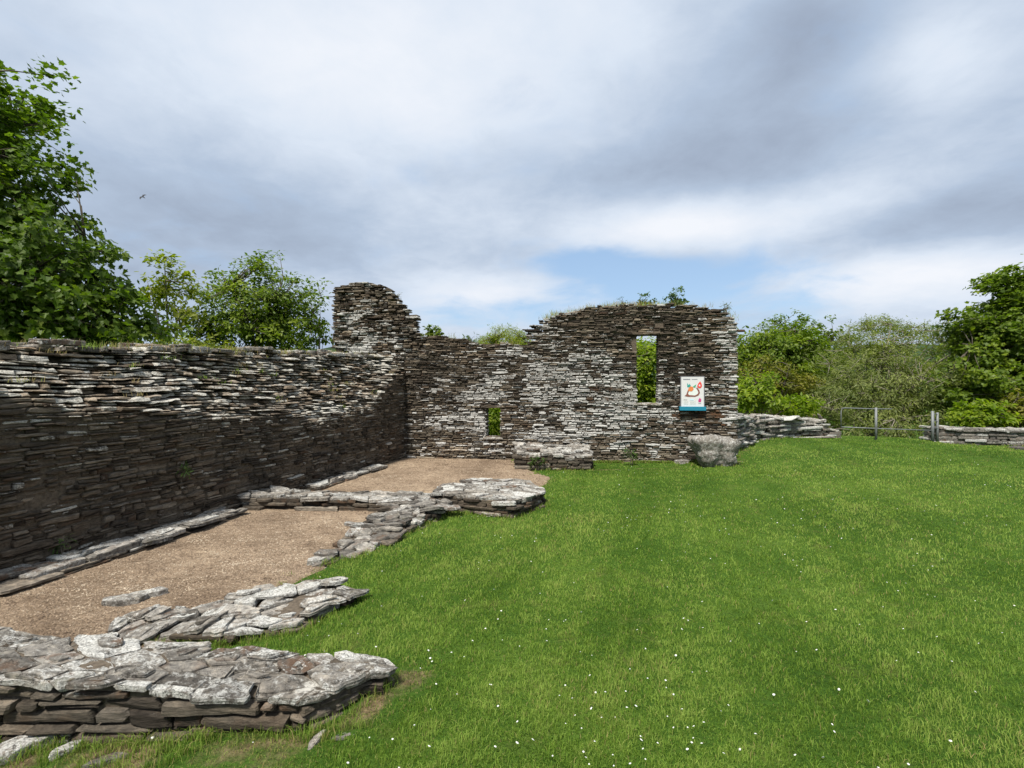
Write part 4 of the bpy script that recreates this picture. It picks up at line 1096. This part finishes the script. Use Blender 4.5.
# plants rooted in the walls
def wplant(px, py, d, w, h, label, mat, seed, lsize=.07, templ=OVAL, ncl=16, nlf=14, cat='plant', name='wall_plant', stems=4):
    x, z = at(px, d), zat(py, d)
    return tree(name, label, cat, (x, d, z), [(x, d, z + h * .45, w / 2, w * .4, h * .5), (x, d, z + h * .15, w * .7, w * .4, h * .2)], int(ncl * 1.6), nlf, lsize, templ, M[mat], M['bark'], .008, .07, seed, 6, 'plants rooted in the old walls', .3, .004, stems, .9, 'stem', 'foliage', z + h * .08)
wplant(676, 305, 12.9, .5, .50, 'tallest leafy plant on top of the back wall, above the board', 'leaf_moss', 41, .08, OVAL, 26, 16)
wplant(645, 304, 13.0, .42, .34, 'low leafy plant on top of the back wall over the tall slit', 'leaf_moss', 42, .07)
wplant(622, 305, 13.1, .22, .32, 'thin sprig on top of the back wall left of the low leafy plant', 'leaf_moss', 43, .05, SLIM, 8, 8)
wplant(428, 336, 13.9, .26, .42, 'left one of two small round seedlings on the lower back wall', 'leaf_haw', 44, .10, OVAL, 10, 14)
wplant(437, 336, 13.9, .26, .42, 'right one of two small round seedlings on the lower back wall', 'leaf_haw', 45, .10, OVAL, 10, 14)
wplant(470, 342, 13.8, .5, .26, 'spiky low sprig on the lower back wall beside the yellow bush', 'leaf_moss', 46, .12, SLIM, 8, 8)
wplant(725, 310, 12.6, .24, .22, 'brownish tuft on the top right corner of the back wall', 'leaf_olive', 47, .06, SLIM, 9, 10)
wplant(398, 300, 13.7, .18, .3, 'wispy stalk on the sloping side of the corner stub', 'leaf_olive', 48, .06, SLIM, 5, 5)
sx = FL.s_of(182); P0 = FL.w(sx, .42, .04)
wplant(182, 474, P0[1], .22, .16, 'small fern growing out of the long dark wall', 'leaf_moss', 49, .07, SLIM, 8, 8)
sx = FL.s_of(62); P0 = FL.w(sx, 0, .08)
wplant(62, 548, P0[1], .2, .14, 'small fern low on the long dark wall near its foot', 'leaf_moss', 50, .06, SLIM, 8, 8)
wplant(538, 463, 11.62, .3, .2, 'green weed growing at the front of the masonry plinth', 'leaf_moss', 51, .07, OVAL, 10, 10)
wplant(632, 457, 12.2, .45, .2, 'green weed at the foot of the back wall between plinth and boulder', 'leaf_moss', 52, .07, OVAL, 12, 10)

# ------------------------------------------------------------------ lawn, daisies, gravel chips, grass on the wall heads
def blades(C, length, width, tint, lean=.5, rng=RNG):
    n = len(C)
    th = rng.uniform(0, 2 * math.pi, n); ph = rng.uniform(0, 2 * math.pi, n)
    ln = length; d = np.stack([np.cos(ph), np.sin(ph), np.zeros(n)], 1); s = np.stack([np.cos(th), np.sin(th), np.zeros(n)], 1)
    le = (rng.random(n) * lean)[:, None]
    L = ln[:, None]; W = width[:, None]; up = np.array([0, 0, 1.0])
    b0 = C - s * W / 2; b1 = C + s * W / 2
    m = C + up * L * .6 + d * L * le * .35
    m0 = m - s * W * .4; m1 = m + s * W * .4
    t = C + up * L * (1 - .35 * le) + d * L * le * 1.1
    V = np.stack([b0, b1, m1, m0, t], 1).reshape(-1, 3)
    o = np.arange(n) * 5
    q = np.stack([o, o + 1, o + 2, o + 3], 1); tr = np.stack([o + 3, o + 2, o + 4], 1)
    T = np.zeros((n * 5, 3)); T[:, 0] = np.repeat(np.clip(tint, 0, 1), 5)
    return V, [q, tr], T
def field(n, d0, d1, a0, a1, rng, power=1.0):
    dd = d0 * (d1 / d0) ** rng.random(n) if power == 1 else (d0 ** power + (d1 ** power - d0 ** power) * rng.random(n)) ** (1 / power)
    aa = rng.uniform(a0, a1, n)
    return dd * np.tan(aa), dd
def patchnoise(x, y, sc, seed):
    rs = np.random.default_rng(seed); o = np.zeros(len(x))
    for f in (1, 2.1, 4.3):
        for _ in range(5):
            a = rs.uniform(0, 2 * math.pi); o += np.sin((x * math.cos(a) + y * math.sin(a)) * sc * f * rs.uniform(.7, 1.3) + rs.uniform(0, 6.28)) / f
    return o / 5
def lawn_ok(x, y):
    ok = sdist(x, y, GRAVEL) > .05
    for p in FOOT: 
        xs_ = [q[0] for q in p]; ys_ = [q[1] for q in p]
        sel = (x > min(xs_) - .1) & (x < max(xs_) + .1) & (y > min(ys_) - .1) & (y < max(ys_) + .1) & ok
        if sel.any():
            idx = np.where(sel)[0]; ins = inpoly(x[idx], y[idx], p); ok[idx[ins]] = False
    # left of long wall, behind the back wall and beyond the lawn edge
    sl = (x - FL.O[0]) * FL.N[0] + (y - FL.O[1]) * FL.N[1]; ok &= sl > .1
    sbk = (x - FB.O[0]) * FB.N[0] + (y - FB.O[1]) * FB.N[1]; ok &= (sbk > .05) | (x > 5.65)
    ok &= y < 17.2
    return ok
rng = np.random.default_rng(5)
x, y = field(620000, 1.5, 17.2, -.95, 1.0, rng)
ok = lawn_ok(x, y); x, y = x[ok], y[ok]
wn = np.clip(1.2 * smooth(.30, 0.0, sdist(x, y, GRAVEL)), 0, 1)
wn = np.maximum(wn, .95 * smooth(.32, .05, np.abs(y - 2.50)) * smooth(-.85, -1.2, x))
wn = np.maximum(wn, .5 * smooth(.25, .05, polydist(x, y, [(5.1, 11.75), (5.75, 12.35), (6.5, 14.0), (5.75, 12.36)])))
wn = np.maximum(wn, .8 * smooth(.26, 0, polydist(x, y, [(-.85, 2.8), (-.62, 3.1), (-.85, 2.81)])))
keep = rng.random(len(x)) > wn * .6; x, y, wn = x[keep], y[keep], wn[keep]
p3 = patchnoise(x, y, 17.0, 41) + .8 * patchnoise(x, y, 42.0, 42); p0 = patchnoise(x, y, .3, 30); p1 = patchnoise(x, y, .9, 3); p2 = patchnoise(x, y, 4.0, 8)
dry = (rng.random(len(x)) < np.clip(.04 + .30 * np.maximum(0, p2 - .45) + .16 * np.maximum(0, p1 - .5) + wn * .6, 0, .8))
tn = np.where(dry, rng.uniform(.80, 1.0, len(x)), np.clip(rng.normal(.43 + .17 * p1 + .16 * p2 + .10 * p0 + .15 * p3 + .07 * np.sign(np.sin((x * .96 - y * .28) * 5.6)) * np.clip(1.5 * np.abs(np.sin((x * .96 - y * .28) * 5.6)), 0, 1), .16), 0, .80))
ln = rng.uniform(.016, .042, len(x)) * (1 + .2 * p1 + .2 * p2) * np.clip(1 + .45 * p3, .4, 1.6) * (1 - .45 * wn)
wd = np.maximum(.0028, y * .0011)
# untrimmed fringe against the stones, and seedlings at the gravel edge
fx, fy = [], []
for p in FOOT:
    for a, b in zip(p, p[1:] + p[:1]):
        l = math.hypot(b[0] - a[0], b[1] - a[1]); d = max(2, (a[1] + b[1]) / 2); m = int(l * 2600 / d)
        if m < 1: continue
        t = rng.random(m); fx.append(a[0] + (b[0] - a[0]) * t + rng.normal(0, .035, m)); fy.append(a[1] + (b[1] - a[1]) * t + rng.normal(0, .035, m))
t = rng.random(9000) * 5.4; fx.append(FB.O[0] + FB.S[0] * (t + 3.2) + FB.N[0] * rng.uniform(.0, .12, 9000)); fy.append(FB.O[1] + FB.S[1] * (t + 3.2) + FB.N[1] * rng.uniform(.0, .12, 9000))
fx = np.concatenate(fx); fy = np.concatenate(fy)
kp = lawn_ok(fx, fy) & (patchnoise(fx, fy, 6.0, 77) > -.25); fx, fy = fx[kp], fy[kp]
tx_ = rng.uniform(-6, .6, 700); ty_ = rng.uniform(3.1, 13.2, 700); kp = np.abs(sdist(tx_, ty_, GRAVEL) + .10) < .13; tx_, ty_ = tx_[kp], ty_[kp]
k_ = rng.integers(6, 22, len(tx_)); wx_ = np.repeat(tx_, k_) + rng.normal(0, .025, k_.sum()); wy_ = np.repeat(ty_, k_) + rng.normal(0, .025, k_.sum())
sl_ = (wx_ - FL.O[0]) * FL.N[0] + (wy_ - FL.O[1]) * FL.N[1]; wx_, wy_ = wx_[sl_ > .05], wy_[sl_ > .05]
gz_ = np.maximum(lawn_z(wx_, wy_) * (sdist(wx_, wy_, GRAVEL) > .05) - 9 * (sdist(wx_, wy_, GRAVEL) <= .05), GZ)
C_ = np.concatenate([np.stack([x, y, lawn_z(x, y) - .004], 1), np.stack([fx, fy, lawn_z(fx, fy) - .004], 1), np.stack([wx_, wy_, gz_], 1)])
ln = np.concatenate([ln, rng.uniform(.035, .095, len(fx)), rng.uniform(.02, .055, len(wx_))])
wd = np.concatenate([wd, np.maximum(.003, fy * .0011), np.maximum(.003, wy_ * .0011)])
tn = np.concatenate([tn, np.where(rng.random(len(fx)) < .22, rng.uniform(.82, 1, len(fx)), np.clip(rng.normal(.45, .2, len(fx)), 0, .8)), np.clip(rng.normal(.55, .2, len(wx_)), 0, 1)])
V, Fs, T = blades(C_, ln, wd, tn, .9, rng)
tag(build('grass', V, Fs, M['blade'], tint=T), 'short mown green lawn grass covering the right half of the ruin', 'grass', kind='stuff')

# daisies
rng = np.random.default_rng(15)
x, y = field(5200, 1.8, 15, -.8, .95, rng, 1.0)
ok = lawn_ok(x, y); x, y = x[ok], y[ok]
pn = patchnoise(x, y, 1.3, 21)
kp = rng.random(len(x)) < np.clip(.10 + .35 * np.maximum(0, pn), 0, 1) * np.where((x < .3) & (y < 3.2), .35, 1) ; x, y = x[kp], y[kp]
n = len(x); hz = lawn_z(x, y) + rng.uniform(.028, .05, n); r = rng.uniform(.003, .0065, n) * (1 + .05 * y)
ang = np.linspace(0, 2 * math.pi, 9)[:-1]
tx, ty = rng.normal(0, .35, n), rng.normal(-.2, .35, n)
Vs = []
for a in ang:
    dx, dy = np.cos(a) * r, np.sin(a) * r
    Vs.append(np.stack([x + dx, y + dy, hz + tx * dx + ty * dy], 1))
for a in ang:
    dx, dy = np.cos(a) * r * .35, np.sin(a) * r * .35
    Vs.append(np.stack([x + dx, y + dy, hz + .003 + tx * dx + ty * dy], 1))
V = np.stack(Vs, 1).reshape(-1, 3); o = (np.arange(n) * 16)[:, None]
qs = []
for i in range(8):
    j = (i + 1) % 8; qs.append(np.concatenate([o + i, o + j, o + 8 + j, o + 8 + i], 1))
T = np.zeros((n, 16, 3)); T[:, :8, 0] = .8; T[:, 8:, 0] = .08
tag(build('daisies', V, [np.concatenate(qs), o + np.arange(8, 16)[None]], M['daisy'], tint=T.reshape(-1, 3)), 'tiny white daisies dotted through the lawn', 'daisies', kind='stuff')

# gravel chips
rng = np.random.default_rng(25)
x, y = field(170000, 3.0, 13.6, -.92, .1, rng)
ok = (sdist(x, y, GRAVEL) < rng.normal(0, .06, len(x)))
sl = (x - FL.O[0]) * FL.N[0] + (y - FL.O[1]) * FL.N[1]; ok &= sl > .05
x, y = x[ok], y[ok]; n = len(x)
z = np.array([GZ + 0.018 * n3(a * 1.3, b * 1.3) + 0.01 * n3(a * 5, b * 5) for a, b in zip(x, y)]) + .002
r = rng.uniform(.003, .0075, n) * (1 + .06 * y)
ph = rng.uniform(0, 6.28, n); tx, ty = rng.normal(0, .5, n), rng.normal(0, .5, n)
Vs = []
for k in range(4):
    a = ph + k * math.pi / 2 + rng.normal(0, .3, n); rr = r * rng.uniform(.6, 1.3, n) * (1.5 if k % 2 else .8)
    dx, dy = np.cos(a) * rr, np.sin(a) * rr
    Vs.append(np.stack([x + dx, y + dy, z + tx * dx * .6 + ty * dy * .6], 1))
Vs.append(np.stack([x, y, z + r * .6], 1))
V = np.stack(Vs, 1).reshape(-1, 3); o = np.arange(n) * 5
tri = np.concatenate([np.stack([o + k, o + (k + 1) % 4, o + 4], 1) for k in range(4)])
p1 = patchnoise(x, y, 1.4, 9)
T = np.zeros((n * 5, 3)); T[:, 0] = np.repeat(np.clip(rng.normal(.42 + .20 * p1 + .22 * patchnoise(x, y * 1.4, 5.0, 12) + .34 * patchnoise(x, y * 1.6, 14.0, 13), .20), 0, 1), 5)
tag(build('gravel_chips', V, [tri], M['chip'], tint=T), 'loose tan gravel chips scattered over the floor between the walls', 'gravel', kind='stuff')

# grass on the wall heads
rng = np.random.default_rng(35)
Cs = []; Ls = []; Ts = []
for i in range(85):
    s = rng.uniform(.2, 12); o = -rng.uniform(.75, 1.3); c = np.array(FL.w(s, top_left(s) - .03, o)); m = rng.integers(15, 60)
    Cs.append(c + rng.normal(0, 1, (m, 3)) * np.array([.10, .12, .012])); Ls.append(rng.uniform(.04, .15, m)); Ts.append(np.full(m, rng.choice([.65, .9, 1.0, 1.0])) + rng.normal(0, .08, m))
for i in range(70):
    s = rng.uniform(.5, 12); zb = zbl(s); z = rng.uniform(zb, top_left(s)); c = np.array(FL.w(s, z + .02, -inset_left(s, z) + .03)); m = rng.integers(8, 26)
    Cs.append(c + rng.normal(0, 1, (m, 3)) * np.array([.04, .08, .008])); Ls.append(rng.uniform(.03, .09, m)); Ts.append(np.full(m, rng.choice([.55, .9, 1.0])) + rng.normal(0, .08, m))
for i in range(120):
    s = rng.uniform(FB.s_of(545), SB - .1) if i < 90 else rng.uniform(FB.s_of(420), SB); o = -rng.uniform(.02, .7); c = np.array(FB.w(s, top_back(s) - .02, o)); m = rng.integers(8, 30)
    Cs.append(c + rng.normal(0, 1, (m, 3)) * np.array([.10, .08, .012])); Ls.append(rng.uniform(.05, .20, m)); Ts.append(np.full(m, rng.choice([.7, .9, 1.0])) + rng.normal(0, .08, m))
C = np.concatenate(Cs); L = np.concatenate(Ls); Tn = np.concatenate(Ts)
V, Fs, T = blades(C, L, np.full(len(C), .007), Tn, 1.0, rng)
tag(build('wall_top_grass', V, Fs, M['blade'], tint=T), 'dry grass growing along the broken heads of the walls', 'grass', kind='stuff')

# ------------------------------------------------------------------ light and sky
SUN_AZ, SUN_EL = math.radians(205), math.radians(58)     # azimuth clockwise from +Y
dirv = Vector((math.sin(SUN_AZ) * math.cos(SUN_EL), math.cos(SUN_AZ) * math.cos(SUN_EL), math.sin(SUN_EL)))
sl = bpy.data.lights.new('sun', 'SUN'); sl.energy = 2.5; sl.angle = math.radians(9); sl.color = (1.0, .95, .87)
so = bpy.data.objects.new('sun', sl); COL.objects.link(so)
so.rotation_euler = dirv.to_track_quat('Z', 'Y').to_euler(); so.location = (0, -5, 30)

world = bpy.data.worlds.new('World'); SC.world = world; world.use_nodes = True
t = world.node_tree; t.nodes.clear(); n = N(t)
wo = t.nodes.new('ShaderNodeOutputWorld'); bg = t.nodes.new('ShaderNodeBackground'); bg.inputs[1].default_value = .1
t.links.new(bg.outputs[0], wo.inputs[0])
sky = t.nodes.new('ShaderNodeTexSky'); sky.sky_type = 'NISHITA'; sky.sun_disc = False
sky.sun_elevation = SUN_EL; sky.sun_rotation = SUN_AZ; sky.air_density = 1.0; sky.dust_density = 1.0; sky.ozone_density = 1.5
tc = t.nodes.new('ShaderNodeTexCoord').outputs['Generated']
sp = t.nodes.new('ShaderNodeSeparateXYZ'); t.links.new(tc, sp.inputs[0]); dx, dy, dz = sp.outputs
az = n.math('ARCTAN2', dx, dy); el = n.math('ARCSINE', dz)
zc_ = n.math('ADD', n.math('MAXIMUM', dz, 0.0), .22)
cv = t.nodes.new('ShaderNodeCombineXYZ')
n.val(cv.inputs[0], n.math('DIVIDE', dx, zc_)); n.val(cv.inputs[1], n.math('DIVIDE', dy, zc_)); cv.inputs[2].default_value = .4
nD = n.noise(cv.outputs[0], 5.5, 8, .62, .3); nA = n.noise(cv.outputs[0], .75, 8, .58, .25); nB = n.noise(cv.outputs[0], 2.1, 7, .55, .35)
cv2 = t.nodes.new('ShaderNodeCombineXYZ'); n.val(cv2.inputs[0], n.math('DIVIDE', dx, zc_)); n.val(cv2.inputs[1], n.math('DIVIDE', dy, zc_)); cv2.inputs[2].default_value = 9.0
nC = n.noise(cv2.outputs[0], 1.1, 6, .55, .3)
def gauss(px, py, wx, wy, amp, wob=.35):
    a0 = math.atan((px - 512) / F); e0 = math.atan((384 - py) / math.hypot(F, px - 512))
    sa_ = wx / F * math.cos(a0) ** 2; se_ = wy / F * math.cos(a0)
    u_ = n.math('MULTIPLY', n.math('SUBTRACT', az, a0), 1 / sa_); v_ = n.math('MULTIPLY', n.math('SUBTRACT', el, e0), 1 / se_)
    q = n.math('ADD', n.math('MULTIPLY', u_, u_), n.math('MULTIPLY', v_, v_))
    return n.math('MULTIPLY', n.math('EXPONENT', n.math('MULTIPLY', q, -1.0)), amp)
def total(items, start):
    s = start
    for it in items: s = n.math('ADD', s, gauss(*it))
    return s
cover = total([(575, 262, 60, 14, -.45), (650, 272, 120, 24, -.62), (600, 300, 150, 22, -.40), (760, 305, 90, 30, -.35), (470, 322, 90, 16, -.30), (490, 292, 55, 14, .25), (900, 285, 110, 26, .15), (690, 225, 160, 22, .15)],
              n.math('ADD', .86, n.math('ADD', n.math('MULTIPLY', n.math('SUBTRACT', nB, .5), 1.3), n.math('MULTIPLY', n.math('SUBTRACT', nD, .5), .55))))
grey = total([(830, 120, 240, 60, .13), (960, 215, 130, 34, .30), (800, 25, 70, 40, .26), (640, 170, 200, 24, .14), (210, 255, 200, 80, .22), (350, 60, 170, 80, -.34), (580, 40, 150, 70, -.22), (930, 60, 90, 50, -.14), (690, 225, 130, 24, -.42), (490, 292, 90, 20, -.25), (900, 280, 120, 26, -.36), (60, 40, 140, 60, -.02), (930, 60, 60, 40, -.16)],
             n.math('ADD', .375, n.math('ADD', n.math('MULTIPLY', n.math('SUBTRACT', nA, .5), .55), n.math('ADD', n.math('MULTIPLY', n.math('SUBTRACT', nC, .5), .50), n.math('MULTIPLY', n.math('SUBTRACT', nD, .5), .28)))))
K = 10.0 / (2 ** EXPO)
cc = n.ramp(grey, [(0.0, (.90 , .93, .99)), (.25, (.72, .80, .915)), (.5, (.465, .562, .71)), (.75, (.335, .40, .515)), (1.0, (.215, .25, .325))])
cc = n.mix(1.0, cc, (K, K, K), 'MULTIPLY')
blue = n.mix(.5, n.mix(1.0, sky.outputs[0], (.55, .55, .55), 'MULTIPLY'), (.44 * K, .64 * K, .91 * K))
n.link(n.mix(n.sstep(cover, .20, .82), blue, cc), bg.inputs[0])
world.cycles.sampling_method = 'MANUAL'; world.cycles.sample_map_resolution = 512

# ------------------------------------------------------------------ camera
cd = bpy.data.cameras.new('camera'); cd.sensor_width = 36; cd.lens = 36 * F / 1024; cd.clip_end = 6000; cd.clip_start = .05
co = bpy.data.objects.new('camera', cd); COL.objects.link(co); co.location = (0, 0, H); co.rotation_euler = (math.pi / 2, 0, 0)
SC.camera = co
SC.render.resolution_x, SC.render.resolution_y = 1024, 768
SC.view_settings.view_transform = 'Standard'; SC.view_settings.look = 'None'; SC.view_settings.exposure = EXPO; SC.view_settings.gamma = 1
